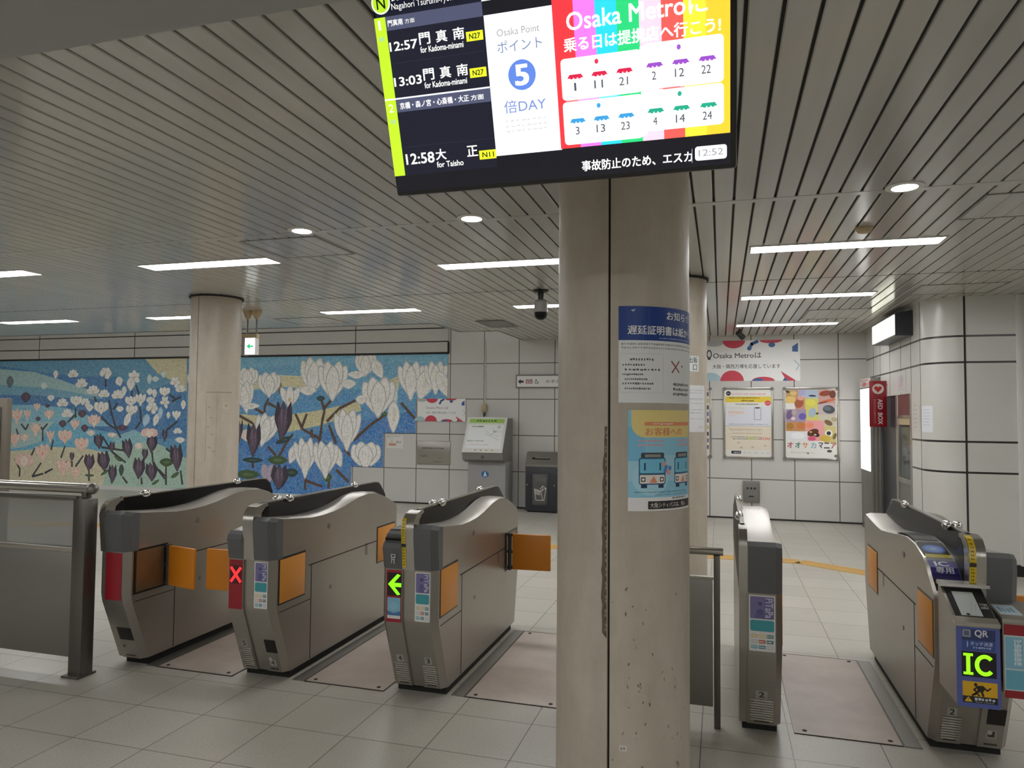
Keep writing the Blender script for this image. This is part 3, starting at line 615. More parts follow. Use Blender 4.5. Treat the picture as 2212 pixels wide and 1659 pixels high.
p = Print(.001, 0, 0); p.rect(0, 0, 62, 70, (196, 186, 168)); p.ell(36, 35, 14, 16, (150, 138, 120)); p.ell(36, 35, 8, 9, (188, 178, 160))
o = p.build('wall_tag', M['paper'], None, on_column(C2, CR + .001, 58, 1.60), cuts=(0, .08, .02), loc=(C2[0] + .2, C2[1] - .13, 1.57))
tag(o, 'small square pale tag on the left column', 'tag')
column(C3, CR, 'farther column half hidden behind the nearest one', 150)

# notices on the nearest column
p = Print(.001, 0, 0); BL = (24, 62, 140)
p.rect(0, 0, 520, 342, (236, 237, 236)); p.rect(0, 0, 520, 121, BL)
p.fit('お知らせ', 182, 14, 330, 44, WHITE, .012); p.fit('遅延証明書は紙から', 32, 68, 345, 100, WHITE, .014)
p.poly([(42, 14), (60, 10), (52, 20)], (190, 205, 235))
p.scrib(150, 109, 330, 114, (150, 170, 215), 22); p.line([(70, 5), (88, 118)], 1.2, (70, 104, 170)); p.line([(108, 5), (110, 118)], 1.2, (70, 104, 170))
p.scrib(10, 130, 400, 138, (160, 160, 160), 40, 2); p.scrib(10, 144, 380, 151, (168, 168, 168), 38, 3)
p.frame(6, 168, 166, 306, .8, (196, 196, 196)); p.scrib(40, 184, 130, 193, (90, 90, 90), 9, 4)
for i, (y, a, b) in enumerate(((204, 14, 96), (221, 22, 158), (238, 14, 88), (255, 22, 104), (270, 14, 128), (288, 22, 118))):
    p.scrib(a, y, b, y + 8, (96, 96, 96), 9 + i, 5 + i)
for a, b in (((206, 192), (248, 230)), ((248, 190), (208, 232))): p.line([a, b], 6, (120, 96, 96)); p.line([a, b], 2, (196, 60, 60))
p.poly([(262, 208), (272, 203), (272, 213)], (70, 70, 70))
for i, y in enumerate((268, 286, 303)): p.scrib(214, y, 330, y + 12, (84, 84, 84), 14, 30 + i)
o = p.build('blue_notice', M['paper'], None, on_column(C1, CR + .0015, 4, 1.887), cuts=(0, .53, .012), loc=(C1[0], C1[1] - CR, 1.55))
tag(o, 'white notice with a blue heading, upper of the two on the nearest column', 'notice')
p = Print(.001, 0, 0)
p.rect(0, 0, 297, 354, (148, 208, 232)); p.rect(0, 160, 297, 250, (168, 216, 234)); p.ell(84, 240, 70, 60, (176, 222, 238)); p.rect(0, 60, 60, 180, (128, 198, 228))
p.poly([(12, 0), (297, 0), (297, 97), (60, 97)] + [(60 - 48 * math.sin(R(q)), 97 - 48 + 48 * math.cos(R(q))) for q in (20, 40, 60, 75, 90)], (240, 218, 140))
p.rect(58, 42, 296, 55, (236, 148, 104), 6); p.scrib(90, 45, 180, 52, (250, 226, 206), 12, 3)
p.fit('お客様への', 62, 62, 232, 90, (228, 132, 92), .006)
for i, y in enumerate((104, 119)): p.scrib(36, y, 136, y + 9, (238, 168, 170), 11, i)
for i, y in enumerate((104, 119)): p.scrib(204, y, 292, y + 9, (238, 168, 170), 9, i + 4)
def bus(bx):
    p.rect(bx + 8, 150, bx + 98, 172, (64, 70, 74), 6); p.rect(bx + 22, 156, bx + 84, 166, (150, 150, 146))
    p.rect(bx, 168, bx + 104, 262, (40, 92, 132), 8); p.rect(bx + 4, 172, bx + 100, 222, (120, 200, 226), 5)
    p.rect(bx + 19, 186, bx + 25, 212, (30, 62, 92)); p.rect(bx + 78, 186, bx + 84, 212, (30, 62, 92))
    p.rect(bx + 4, 228, bx + 100, 258, (240, 232, 224), 4); p.rect(bx + 8, 236, bx + 24, 252, (70, 60, 60), 3); p.ell(bx + 16, 244, 5, 5, WHITE)
    p.rect(bx + 80, 236, bx + 96, 252, (70, 60, 60), 3); p.ell(bx + 88, 244, 5, 5, WHITE); p.poly([(bx + 38, 256), (bx + 56, 232), (bx + 70, 256)], (236, 150, 120))
    p.rect(bx + 8, 262, bx + 30, 274, (30, 60, 90)); p.rect(bx + 74, 262, bx + 96, 274, (30, 60, 90))
bus(38); bus(186)
for i in range(6): p.ell(150 + 13 * math.cos(i), 205 + 16 * math.sin(i * 1.7), 8, 8, (232, 160, 150) if i % 2 else (90, 140, 200))
p.scrib(24, 286, 270, 291, (104, 140, 160), 30, 7); p.scrib(100, 296, 280, 300, (120, 150, 170), 20, 8)
p.rect(0, 307, 297, 354, (238, 236, 236)); p.scrib(176, 308, 260, 315, (90, 90, 90), 9, 5)
p.rect(72, 320, 297, 348, (40, 38, 36)); p.fit('大阪シティバスは、安心', 80, 325, 256, 343, (220, 214, 206), .006)
o = p.build('bus_poster', M['paper'], None, on_column(C1, CR + .0015, 11.6, 1.520), cuts=(0, .30, .012), loc=(C1[0], C1[1] - CR, 1.17))
tag(o, 'blue and yellow poster of two buses, lower on the nearest column', 'poster')
# signs on the farther column
p = Print(.001, 0, 0); p.rect(0, 0, 116, 136, (226, 228, 224)); p.frame(3, 3, 113, 133, 2, (120, 128, 122)); p.fit('出', 8, 12, 48, 62, (56, 74, 66), .01); p.fit('販', 56, 12, 98, 62, (56, 74, 66), .01); p.fit('口', 52, 76, 92, 122, (56, 74, 66), .01)
o = p.build('exit_plate', M['paper'], None, on_column(C3, CR + .0015, 22, 2.012), cuts=(0, .12, .02), loc=(C3[0] + .12, C3[1] - .22, 1.9))
tag(o, 'small white plate with green characters on the farther column', 'sign')
p = Print(.001, 0, 0); p.rect(0, 0, 200, 396, (222, 222, 222))
for i, y in enumerate((40, 62, 110, 118, 150, 205, 230, 280, 350)): p.scrib(14 if i < 8 else 110, y, 180, y + 7, (164, 166, 170), 12, i)
o = p.build('white_paper', M['paper'], None, on_column(C3, CR + .0015, 21, 1.761), cuts=(0, .2, .02), loc=(C3[0] + .15, C3[1] - .2, 1.5))
tag(o, 'plain white paper notice taped to the farther column', 'notice')

# ================================================================== MOSAIC MURAL
FACE = WALL - .012
outline = [(-14.9, .07), (-6.105, .07), (-6.105, .585), (-5.505, .585), (-5.505, 1.172), (-4.912, 1.172), (-4.912, 1.732), (-4.345, 1.732), (-4.345, 2.495), (-14.9, 2.495)]
def inside_steps(x, z):
    lim = -6.105 if z < .585 else (-5.505 if z < 1.172 else (-4.912 if z < 1.732 else -4.345))
    return min(max(x, -14.88), lim - .004), min(max(z, .075), 2.49)
t = thing('mosaic_mural', 'long blue mosaic of white, pink and purple magnolia flowers on the back wall', 'mural', (-9.5, WALL, .07))
MB().prism_y(outline, FACE, WALL - .0015).build('mural_base', M['white'], t)
p = Print(1, 0, 0, up=True)
def mp_(pts): return [inside_steps(*q) for q in pts]
def clip_x(pts, side, xc):      # keep one side of a vertical line
    out = []
    for i in range(len(pts)):
        a, b = pts[i - 1], pts[i]
        ia, ib = (a[0] - xc) * side >= 0, (b[0] - xc) * side >= 0
        if ia != ib:
            k = (xc - a[0]) / (b[0] - a[0]); out.append((xc, a[1] + k * (b[1] - a[1])))
        if ib: out.append(b)
    return out
def clip_z(pts, side, zc):
    return [(y, x) for x, y in clip_x([(z, x) for x, z in pts], side, zc)]
def clipped(pts):
    """cut a shape to the stepped outline of the panel"""
    res = []
    for za, zb, xr in ((.07, .585, -6.105), (.585, 1.172, -5.505), (1.172, 1.732, -4.912), (1.732, 2.495, -4.345)):
        q = clip_x(clip_x(clip_z(clip_z(pts, 1, za), -1, zb), -1, xr), 1, -14.9) if pts else []
        if len(q) > 2: res.append(q)
    return res
def put(pts, c):
    q = clipped(pts)
    if q: p._put(q, c)
put([(-14.9, .07), (-4.3, .07), (-4.3, 2.5), (-14.9, 2.5)], (84, 148, 186))
SPLIT = -9.0
for pts, c in BGA:
    q = clip_x(pts, -1, SPLIT)
    if q: put([(x if x > -14.1 else -14.9, z) for x, z in q], c)
for pts, c in BGB:
    q = clip_x(pts, 1, SPLIT)
    if q: put(q, c)
def bough(pts, wd, c):
    for (x0, y0), (x1, y1) in zip(pts, pts[1:]):
        dx, dy = x1 - x0, y1 - y0; L = math.hypot(dx, dy) or 1; nx, ny = -dy / L * wd / 2, dx / L * wd / 2
        put([(x0 + nx, y0 + ny), (x1 + nx * .8, y1 + ny * .8), (x1 - nx * .8, y1 - ny * .8), (x0 - nx, y0 - ny)], c)
FLOWERS += [(-9.35, 2.05, .34, .36, 0, 'W'), (-8.95, 1.72, .40, .44, 8, 'W'), (-8.62, 2.02, .36, .40, -10, 'W'), (-9.2, 1.30, .30, .34, 0, 'W'), (-8.75, 1.28, .26, .52, 5, 'P'), (-9.3, .78, .26, .50, -5, 'P'), (-8.9, .62, .28, .48, 6, 'P'), (-9.1, .98, .22, .20, 0, 'k'), (-8.7, .95, .30, .34, 0, 'W')]
FLOWERS += [(-14.5 + .12 * i, .45 + .24 * ((i * 3) % 5), .22, .28, 8 * (i % 3) - 8, 'K') for i in range(5)]
TWIGS += [[(-9.0, .12), (-8.95, .9), (-9.2, 1.3)], [(-8.95, .9), (-8.7, 1.5), (-8.95, 1.72)], [(-9.3, .2), (-9.3, .6)]]
for l in TWIGS: bough(l, .045, (62, 60, 66))
for l in BOUGHS: bough(l, .055, (92, 66, 50))
def leafshape(cx, cz, w_, h, rot, c, tip=.5, top=0):
    c_, s_ = math.cos(R(rot)), math.sin(R(rot)); pts = []
    for i in range(16):
        a = 2 * PI * i / 16
        u, v = math.sin(a), math.cos(a)
        v2 = v; u2 = u * (1 - tip * max(0, -v)) * (1 - .25 * max(0, v) ** 3) * (1 - top * max(0, v))
        x, z = u2 * w_ / 2, v2 * h / 2
        pts.append((cx + x * c_ - z * s_, cz + x * s_ + z * c_))
    put(pts, c)
for x, z, w_, h, rot, k in LEAVES:
    c = {'G': (66, 92, 48), 'd': (40, 66, 62), 'n': (122, 90, 58)}[k]
    leafshape(x, z, w_, h, rot, c, .3)
    leafshape(x, z, w_ * .5, h * .35, rot, tuple(min(255, v + 26) for v in c), .3)
PALS = {'W': ((190, 190, 186), (236, 233, 226), (222, 217, 208)), 'w': ((196, 198, 196), (234, 231, 224), (224, 218, 208)), 's': ((170, 194, 200), (206, 218, 214), (214, 222, 216)),
        'b': ((140, 178, 206), (172, 204, 224), (190, 214, 230)), 'p': ((70, 56, 72), (92, 68, 84), (110, 84, 98)), 'g': ((80, 92, 108), (98, 108, 122), (112, 122, 132)),
        'P': ((62, 50, 66), (96, 76, 94), (122, 100, 118)), 'd': ((48, 66, 64), (58, 80, 72), (70, 90, 80)), 'l': ((166, 150, 170), (186, 170, 186), (200, 186, 198)),
        'K': ((218, 182, 164), (238, 202, 184), (244, 220, 204)), 'k': ((214, 196, 182), (232, 214, 200), (238, 224, 212))}
rr = random.Random(5)
for x, z, w_, h, rot, k in FLOWERS:
    ed, fi, hi = PALS[k]
    big = w_ > .36 or h > .5
    def petal(dx, dz, pw, ph, pr, e=True, c=fi, top=0):
        c_, s_ = math.cos(R(rot)), math.sin(R(rot)); ox, oz = dx * w_, dz * h
        X, Z = x + ox * c_ - oz * s_, z + ox * s_ + oz * c_
        if e: leafshape(X, Z, pw * w_ * 1.1, ph * h * 1.06, rot + pr, ed, .5, top)
        leafshape(X, Z, pw * w_ * .94, ph * h * .97, rot + pr, c, .5, top)
    if k == 'W' or k == 'K':
        if big:
            petal(-.30, .02, .42, .86, 22); petal(.30, .02, .42, .86, -22); petal(-.14, .12, .46, .84, 8); petal(.16, .12, .46, .84, -8)
            petal(0, -.04, .52, .92, 0, True, hi if k == 'K' else fi)
            for q in (-.1, 0, .1): petal(q, -.02, .035, .6, -q * 60, False, hi)
        else:
            v = rr.choice((0, 1, 2)) if k == 'W' else rr.choice((0, 3))
            if v == 0:
                petal(-.28, .05, .44, .8, 28); petal(.28, .05, .44, .8, -28); petal(0, .0, .5, .95, 0)
            elif v == 1:
                for a in (90, 30, -30, 150, -90): petal(.26 * math.sin(R(a)), .24 * math.cos(R(a)), .42, .55, -a)
            elif v == 2:
                
                for a in (-75, 70, -35, 30, 0): petal(.3 * math.sin(R(a)), .28 * math.cos(R(a)) - .14, .40, .72, -a)
            else:
                for a in (-48, 44, -18, 16): petal(.32 * math.sin(R(a)), .22 * math.cos(R(a)) - .18, .42, .86, -a, True, fi, .3)
                petal(0, -.04, .40, .9, 0, True, hi, .4)
            leafshape(x, z - h * .05, w_ * .16, h * .2, rot, (214, 186, 128) if k == 'W' else (236, 160, 136))
    elif k == 'P':
        petal(-.22, .08, .5, .84, 10, True, ed, .6); petal(.24, .06, .5, .88, -10, True, ed, .6); petal(-.02, 0, .62, .98, 0, True, fi, .55)
        petal(-.08, .08, .12, .6, 4, False, hi); petal(.14, .1, .09, .5, -6, False, hi)
    elif k == 'l':
        petal(-.2, 0, .6, .95, 12); petal(.2, 0, .6, .95, -12)
    else:
        petal(0, 0, 1, 1, 0); petal(.05, .05, .3, .6, 0, False, hi)
p.build('flower_mosaic', M['mosaic'], t, lambda u, v, h: (u, FACE - h, v), eps=2.0e-4)

# ================================================================== THINGS ON THE BACK WALL
def wall_sheet(name, label, cat, x0, z1, design, m='paper', y=WALL - .0015, group=None, thick=.003):
    """a flat board or sheet: body plus its print; design runs y down from z1"""
    w_, h = design.size
    t = thing(name, label, cat, (x0 + w_ / 2, y, z1 - h), group)
    MB().box((x0, y - thick, z1 - h), (x0 + w_, y, z1)).build('sheet', M['white'], t, smooth=False)
    design.build('print', M[m], t, facing_front(x0, y - thick, z1))
    return t
def sheet(w_, h, k=.001):
    p = Print(k); p.size = (w_, h); p.rect(0, 0, w_ / k, h / k, (238, 238, 236)); return p

# big supporters' banner
def banner_design(p, W_, H_, small=False):
    red, blu, gry, lb = (206, 66, 84), (46, 96, 156), (186, 188, 190), (172, 200, 208)
    p.ell(.10 * W_, 0, .12 * W_, .14 * H_, gry, a0=0, a1=180); p.ell(.31 * W_, 0, .12 * W_, .19 * H_, red, a0=0, a1=180); p.ell(.70 * W_, 0, .12 * W_, .08 * H_, red, a0=0, a1=180)
    p.line([(.475 * W_, .20 * H_), (.50 * W_, .09 * H_), (.56 * W_, .03 * H_)], .034 * W_, blu); p.ell(.475 * W_, .20 * H_, .024 * W_, .05 * H_, blu); p.ell(.71 * W_, .12 * H_, .035 * W_, .06 * H_, blu)
    p.poly([(.98 * W_, .08 * H_), (.92 * W_, .17 * H_), (.92 * W_, .29 * H_), (.98 * W_, .30 * H_)], blu)
    p.ell(.06 * W_, H_, .12 * W_, .21 * H_, lb, a0=180, a1=360); p.ell(.29 * W_, H_, .125 * W_, .26 * H_, red, a0=180, a1=360); p.ell(.62 * W_, H_, .12 * W_, .10 * H_, red, a0=180, a1=360)
    p.poly([(.50 * W_, H_), (.53 * W_, .95 * H_), (.60 * W_, .93 * H_), (.62 * W_, H_)], blu); p.poly([(.80 * W_, .76 * H_), (.96 * W_, H_), (.86 * W_, H_)], red); p.poly([(.82 * W_, H_), (.84 * W_, .92 * H_), (.88 * W_, H_)], blu)
    p.line([(.94 * W_, .50 * H_), (.99 * W_, .62 * H_), (.96 * W_, .74 * H_)], .01 * W_, lb)
    if not small:
        p.ell(.045 * W_, .33 * H_, .03 * W_, .11 * H_, (60, 70, 80)); p.ell(.045 * W_, .33 * H_, .018 * W_, .075 * H_, (236, 236, 234)); p.rect(.03 * W_, .40 * H_, .06 * W_, .47 * H_, (60, 70, 80))
p = sheet(1.33, .60); banner_design(p, 1330, 600)
p.fit('Osaka Metroは', 118, 178, 800, 262, (66, 66, 72), .008); p.fit('大阪・関西万博を応援しています', 108, 352, 1060, 416, (66, 66, 72), .008)
wall_sheet('supporters_banner', 'large white banner with red and blue shapes high on the right of the back wall', 'banner', -.22, 2.625, p)
p = sheet(.86, .375); banner_design(p, 860, 375, True)
p.fit('Osaka Metroは', 160, 130, 560, 172, (150, 110, 130)); p.fit('大阪・関西万博を応援しています', 160, 214, 700, 252, (120, 130, 140))
wall_sheet('supporters_banner', 'small white banner with red and blue shapes at the right end of the mural', 'banner', -4.885, 1.752, p, y=WALL - .016)

# framed posters
def framed(x0, z1, x1, z0, label, draw):
    t = thing('framed_poster', label, 'poster', ((x0 + x1) / 2, WALL, z0), 'framed posters on the back wall')
    b = .028; y = WALL
    MB().box((x0 + .01, y - .014, z0 + .01), (x1 - .01, y, z1 - .01)).build('backing', M['white'], t, smooth=False)
    mb = MB()
    for a, c in (((x0, z0), (x1, z0 + b)), ((x0, z1 - b), (x1, z1)), ((x0, z0 + b), (x0 + b, z1 - b)), ((x1 - b, z0 + b), (x1, z1 - b))):
        mb.box((a[0], y - .026, a[1]), (c[0], y - .002, c[1]), .004)
    mb.build('frame', M['silver'], t)
    for cx, cz in ((x0, z0), (x1, z0), (x0, z1), (x1, z1)):
        sx, sz = (1 if cx == x0 else -1), (1 if cz == z0 else -1)
        MB().cyl((cx + sx * .018, y - .03, cz + sz * .018), (cx + sx * .018, y - .004, cz + sz * .018), .026, n=20).build('corner_clip', M['midgrey'], t)
    W_, H_ = (x1 - x0 - 2 * b) * 1000, (z1 - z0 - 2 * b) * 1000
    p = Print(.001); p.rect(0, 0, W_, H_, (232, 230, 224)); draw(p, W_, H_)
    p.build('poster_print', M['paper'], t, facing_front(x0 + b, y - .0145, z1 - b))
def poster_phone(p, W_, H_):
    X = lambda v: (v - 105) / 850 * W_
    Y = lambda v: (v - 85) / 1215 * H_
    p.ell(X(165), Y(155), 34, 34, (40, 40, 42)); p.scrib(X(140), Y(145), X(190), Y(165), (200, 200, 200), 5)
    p.scrib(X(230), Y(150), X(860), Y(182), (236, 170, 178), 22, 2)
    p.rect(X(108), Y(212), X(950), Y(318), (232, 206, 66)); p.scrib(X(180), Y(225), X(760), Y(248), (90, 80, 40), 20, 3); p.scrib(X(410), Y(272), X(640), Y(304), (90, 80, 40), 8, 4)
    p.scrib(X(300), Y(340), X(720), Y(368), (120, 118, 126), 16, 5); p.ell(X(890), Y(330), 42, 38, (224, 84, 100)); p.scrib(X(850), Y(325), X(930), Y(338), (248, 200, 204), 5)
    p.rect(X(108), Y(390), X(950), Y(740), (226, 227, 234))
    for i, y in enumerate((412, 478, 505)): p.scrib(X(165), Y(y), X(460), Y(y + 20), (236, 178, 110) if i else (222, 204, 130), 12, i)
    p.scrib(X(165), Y(555), X(310), Y(572), (236, 190, 196), 6, 9)
    p.frame(X(640), Y(410), X(765), Y(635), 5, (84, 88, 92)); p.rect(X(660), Y(404), X(745), Y(430), (84, 88, 92), 8)
    p.scrib(X(170), Y(708), X(900), Y(726), (150, 158, 170), 30, 8); p.rect(X(108), Y(742), X(950), Y(752), (176, 186, 190))
    p.rect(X(108), Y(756), X(950), Y(1180), (232, 222, 202))
    for i, (y, c) in enumerate(((795, (196, 160, 130)), (822, (196, 186, 170)), (868, (214, 170, 160)), (880, (216, 206, 170)), (938, (112, 112, 112)), (972, (112, 112, 112)))):
        p.scrib(X(165 + 40 * (i % 3)), Y(y), X(800), Y(y + 20), c, 26, 20 + i)
    p.scrib(X(480), Y(936), X(690), Y(996), (200, 206, 120), 6, 3); p.scrib(X(740), Y(940), X(930), Y(1000), (228, 150, 128), 6, 4)
    for x, y in ((350, 1050), (610, 1130), (840, 1100), (400, 1140)): p.ell(X(x), Y(y), 22, 13, (206, 190, 166))
    p.rect(X(215), Y(1200), X(395), Y(1252), (44, 44, 52), 6); p.scrib(X(262), Y(1214), X(380), Y(1240), (220, 220, 220), 7)
    for x in (440, 530, 640, 760, 860): p.scrib(X(x), Y(1220), X(x + 60), Y(1240), (196, 192, 186), 4, x)
def poster_sweets(p, W_, H_):
    X = lambda v: (v - 1195) / 940 * W_
    Y = lambda v: (v - 80) / 1240 * H_
    for x0, y0, x1, y1, c in ((1205, 90, 1440, 210, (196, 160, 110)), (1440, 90, 1560, 200, (176, 172, 210)), (1560, 90, 1800, 240, (176, 192, 210)), (1800, 90, 2115, 330, (200, 160, 150)), (1205, 205, 1400, 330, (222, 186, 100)),
                              (1380, 210, 1560, 440, (208, 150, 130)), (1560, 240, 1800, 640, (212, 208, 108)), (1790, 330, 2115, 580, (196, 178, 180)), (1205, 440, 1580, 680, (166, 150, 176)), (1800, 540, 2115, 800, (200, 196, 172)),
                              (1205, 670, 1570, 850, (200, 146, 96)), (1560, 640, 1900, 1010, (232, 160, 160)), (1900, 740, 2115, 1040, (204, 190, 128)), (1205, 840, 1600, 1010, (228, 228, 232))):
        p.rect(X(x0), Y(y0), X(x1), Y(y1), c)
    for x, y, a, b, c, r in ((1240, 120, 40, 24, (90, 70, 50), 20), (1350, 150, 60, 40, (226, 190, 120), 0), (1695, 195, 70, 16, (44, 46, 50), 3), (1930, 150, 110, 50, (150, 74, 54), -10), (2060, 170, 60, 70, (120, 66, 56), 0), (1960, 290, 160, 24, (206, 110, 76), -14), (1880, 320, 100, 12, (120, 60, 46), -14),
                             (1300, 270, 90, 60, (232, 198, 116), 0), (1450, 330, 80, 90, (170, 96, 66), 30), (1480, 240, 60, 40, (226, 168, 150), 0), (1990, 440, 110, 76, (72, 80, 86), 12), (1960, 420, 70, 40, (104, 112, 118), 12), (1660, 320, 90, 60, (224, 218, 96), 0), (1690, 500, 70, 90, (170, 186, 200), 20), (1780, 515, 30, 16, (50, 44, 40), -20),
                             (1270, 540, 60, 90, (120, 96, 140), 20), (1510, 570, 70, 60, (110, 98, 176), -30), (1360, 500, 50, 50, (186, 170, 160), 0), (1340, 610, 40, 30, (236, 214, 206), 0), (1980, 680, 80, 44, (122, 98, 66), 30), (2080, 620, 50, 40, (176, 164, 130), 0), (1280, 750, 70, 60, (176, 126, 56), 20), (1480, 740, 80, 60, (204, 124, 70), 0),
                             (1640, 730, 80, 50, (236, 148, 110), 0), (1700, 860, 110, 60, (96, 54, 36), -24), (1760, 900, 60, 40, (60, 38, 30), 10), (1660, 850, 24, 18, (206, 170, 120), 0), (1740, 900, 24, 18, (206, 190, 150), 0), (1680, 970, 70, 40, (216, 90, 130), 0), (1985, 870, 66, 60, (236, 234, 226), 0), (1985, 868, 40, 36, (52, 50, 60), 0), (2090, 920, 30, 60, (120, 106, 60), 20), (1920, 960, 100, 60, (208, 178, 76), 0), (1420, 920, 130, 60, (240, 240, 242), 0)):
        p.ell(X(x), Y(y), a / 940 * W_, b / 1240 * H_, c, r)
    for ch, x0, x1, c in (('オ', 1225, 1330, (178, 92, 116)), ('オ', 1375, 1470, (66, 130, 112)), ('サ', 1510, 1605, (214, 146, 112)), ('カ', 1660, 1755, (140, 180, 190)), ('マ', 1800, 1880, (70, 74, 92)), ('ニ', 1900, 1995, (60, 62, 80)), ('ア', 2020, 2115, (178, 96, 86))):
        p.fit(ch, X(x0), Y(1040), X(x1), Y(1140), c, .03)
    p.scrib(X(1290), Y(1218), X(1720), Y(1238), (196, 192, 186), 22); p.ell(X(1605), Y(1235), 16, 14, (140, 136, 130)); p.ell(X(1995), Y(1190), 34, 20, (90, 84, 80)); p.ell(X(2110), Y(1275), 24, 22, (128, 122, 116))
def poster_edge(p, W_, H_):
    for i in range(9): p.rect(W_ * .55, H_ * (.04 + i * .1), W_ * .98, H_ * (.10 + i * .1), ((90, 90, 110), (200, 190, 120), (60, 60, 64), (110, 110, 176))[i % 4])
    for i in range(6): p.scrib(W_ * .08, H_ * (.1 + i * .12), W_ * .5, H_ * (.13 + i * .12), (150, 150, 150), 8, i)
framed(.04, 1.925, .74, .885, 'framed yellow-banded notice poster with a phone drawing, left of the colourful one', poster_phone)
framed(.875, 1.925, 1.62, .885, 'framed poster covered in colourful sweets, nearest the side wall', poster_sweets)
framed(-.83, 1.925, -.13, .885, 'framed poster almost hidden behind the columns', poster_edge)

# small metal box under the posters
t = thing('wall_socket_panel', 'small grey metal plate with three dots low on the back wall', 'panel', (.425, WALL, .25))
MB().box((.31, WALL - .05, .25), (.545, WALL, .56), .005).build('panel_box', M['steel_dark'], t)
MB().box((.325, WALL - .054, .265), (.53, WALL - .048, .545), .003).build('panel_cover', M['midgrey'], t)
for x in (.375, .425, .475): MB().cyl((x, WALL - .058, .455), (x, WALL - .052, .455), .014, n=16).build('socket', M['black'], t)
MB().box((.39, WALL - .057, .33), (.46, WALL - .053, .345)).build('handle_slot', M['black'], t)

# direction sign to the toilets
t = thing('direction_sign', 'framed white sign with a left arrow and wheelchair symbol on the back wall', 'sign', (-2.78, WALL, 1.93))
MB().box((-3.165, WALL - .035, 1.925), (-2.39, WALL, 2.14), .006).build('sign_frame', M['midgrey'], t)
p = Print(.001); p.rect(0, 0, 735, 175, (236, 236, 234))
p.poly([(18, 92), (62, 50), (62, 74), (112, 74), (112, 108), (62, 108), (62, 134)], (40, 40, 42))
for i, x in enumerate((150, 210)):
    p.rect(x, 56, x + 46, 126, (176, 60, 66) if i == 0 else (130, 66, 90), 4); p.ell(x + 23, 74, 9, 9, (240, 230, 230)); p.rect(x + 14, 86, x + 32, 120, (240, 230, 230), 4)
p.ell(318, 62, 9, 9, (40, 40, 42)); p.line([(318, 72), (318, 98), (344, 98), (356, 122)], 8, (40, 40, 42)); p.ell(322, 106, 26, 24, (40, 40, 42)); p.ell(322, 106, 18, 16, (236, 236, 234))
p.fit('お手洗', 480, 62, 720, 116, (84, 84, 84))
p.build('sign_face', M['paper'], t, facing_front(-3.145, WALL - .0355, 2.12))

# steel plaque and small sticker left of the information stand
t = thing('wall_plaque', 'grey metal plaque with engraved lines between the mural and the stand', 'plaque', (-4.58, WALL, .655))
MB().box((-4.88, WALL - .012, .655), (-4.285, WALL, 1.045), .003).build('plate', M['steel'], t)
p = Print(.001); p.scrib(90, 100, 490, 132, (96, 92, 90), 12, 9); p.scrib(70, 238, 200, 262, (96, 92, 90), 4, 2); p.scrib(390, 270, 440, 284, (110, 106, 102), 3, 2); p.scrib(300, 330, 470, 346, (104, 100, 98), 8, 4); p.frame(4, 4, 590, 386, 3, (110, 106, 102))
p.build('engraving', M['paper'], t, facing_front(-4.88, WALL - .0122, 1.045))
p = sheet(.31, .215); p.rect(0, 0, 310, 215, (222, 221, 216)); p.rect(10, 8, 30, 24, (70, 130, 80)); p.scrib(36, 10, 250, 22, (130, 150, 120), 14); p.scrib(40, 40, 120, 60, (190, 190, 170), 5, 2)
p.rect(36, 130, 170, 168, (206, 140, 122)); p.ell(84, 100, 26, 18, (220, 196, 160)); p.scrib(180, 90, 220, 130, (90, 90, 90), 2, 3); p.scrib(236, 90, 260, 130, (110, 110, 110), 2, 5)
wall_sheet('wall_sticker', 'small pale sticker sheet on the wall right of the mural steps', 'sticker', -5.44, 1.125, p)

# thin conduit with a pull handle above the information stand
t = thing('wall_conduit', 'thin vertical conduit with a beige end piece above the information stand', 'conduit', (-3.695, WALL, 1.46))
MB().cyl((-3.695, WALL - .012, 1.66), (-3.695, WALL - .012, 2.699), .010, n=10).build('pipe', M['white'], t)
MB().lathe((-3.695, WALL - .03, 0), [(.001, 1.68), (.03, 1.67), (.045, 1.62), (.045, 1.56), (.03, 1.53), (.001, 1.525)], 16).build('end_box', M['beige'], t)
MB().lathe((-3.695, WALL - .03, 0), [(.001, 1.53), (.02, 1.53), (.016, 1.47), (.001, 1.465)], 14).build('plug', M['darkgrey'], t)

# information stand
t = thing('information_stand', 'grey stand with a tilted green-headed guide board beside the waste bin', 'information stand', (-3.49, 10.75, 0))
MB().box((-3.80, 10.60, 0), (-3.185, 11.0, .76), .008).build('pedestal', M['grey'], t)
con_ = MB().prism([(10.44, .90), (10.46, .80), (10.58, .755), (11.0, .755), (11.0, 1.44), (10.72, 1.44)], -3.84, -3.19).build('console', M['midgrey'], t)
bt = math.atan2(.54, .28)
def board(u, v, h): return (-3.84 + u, 10.435 + .285 * (1 + v / .61) - h * .88, .905 + .54 * (1 + v / .61) + h * .47)
mb = MB(); mb.loft([[board(u, v, h) for u, v in ((0, .0), (.65, .0), (.65, -.61), (0, -.61))] for h in (.001, .018)]); mb.build('board_frame', M['white'], con_, smooth=False)
p = Print(.001); p.rect(38, 30, 612, 540, (226, 228, 228)); p.rect(38, 30, 612, 100, (150, 190, 84)); p.scrib(160, 48, 490, 82, (66, 98, 40), 7, 9)
p.rect(38, 100, 612, 130, (206, 216, 190)); p.scrib(90, 150, 300, 180, (120, 124, 110), 8, 2)
for a in (((330, 240), (420, 300), (560, 330)), ((440, 180), (470, 260), (600, 250)), ((400, 320), (520, 230), (540, 150)), ((330, 290), (560, 390))): p.line(a, 7, (184, 186, 186))
p.ell(480, 250, 26, 20, (176, 180, 170)); p.ell(540, 170, 30, 26, (190, 192, 194))
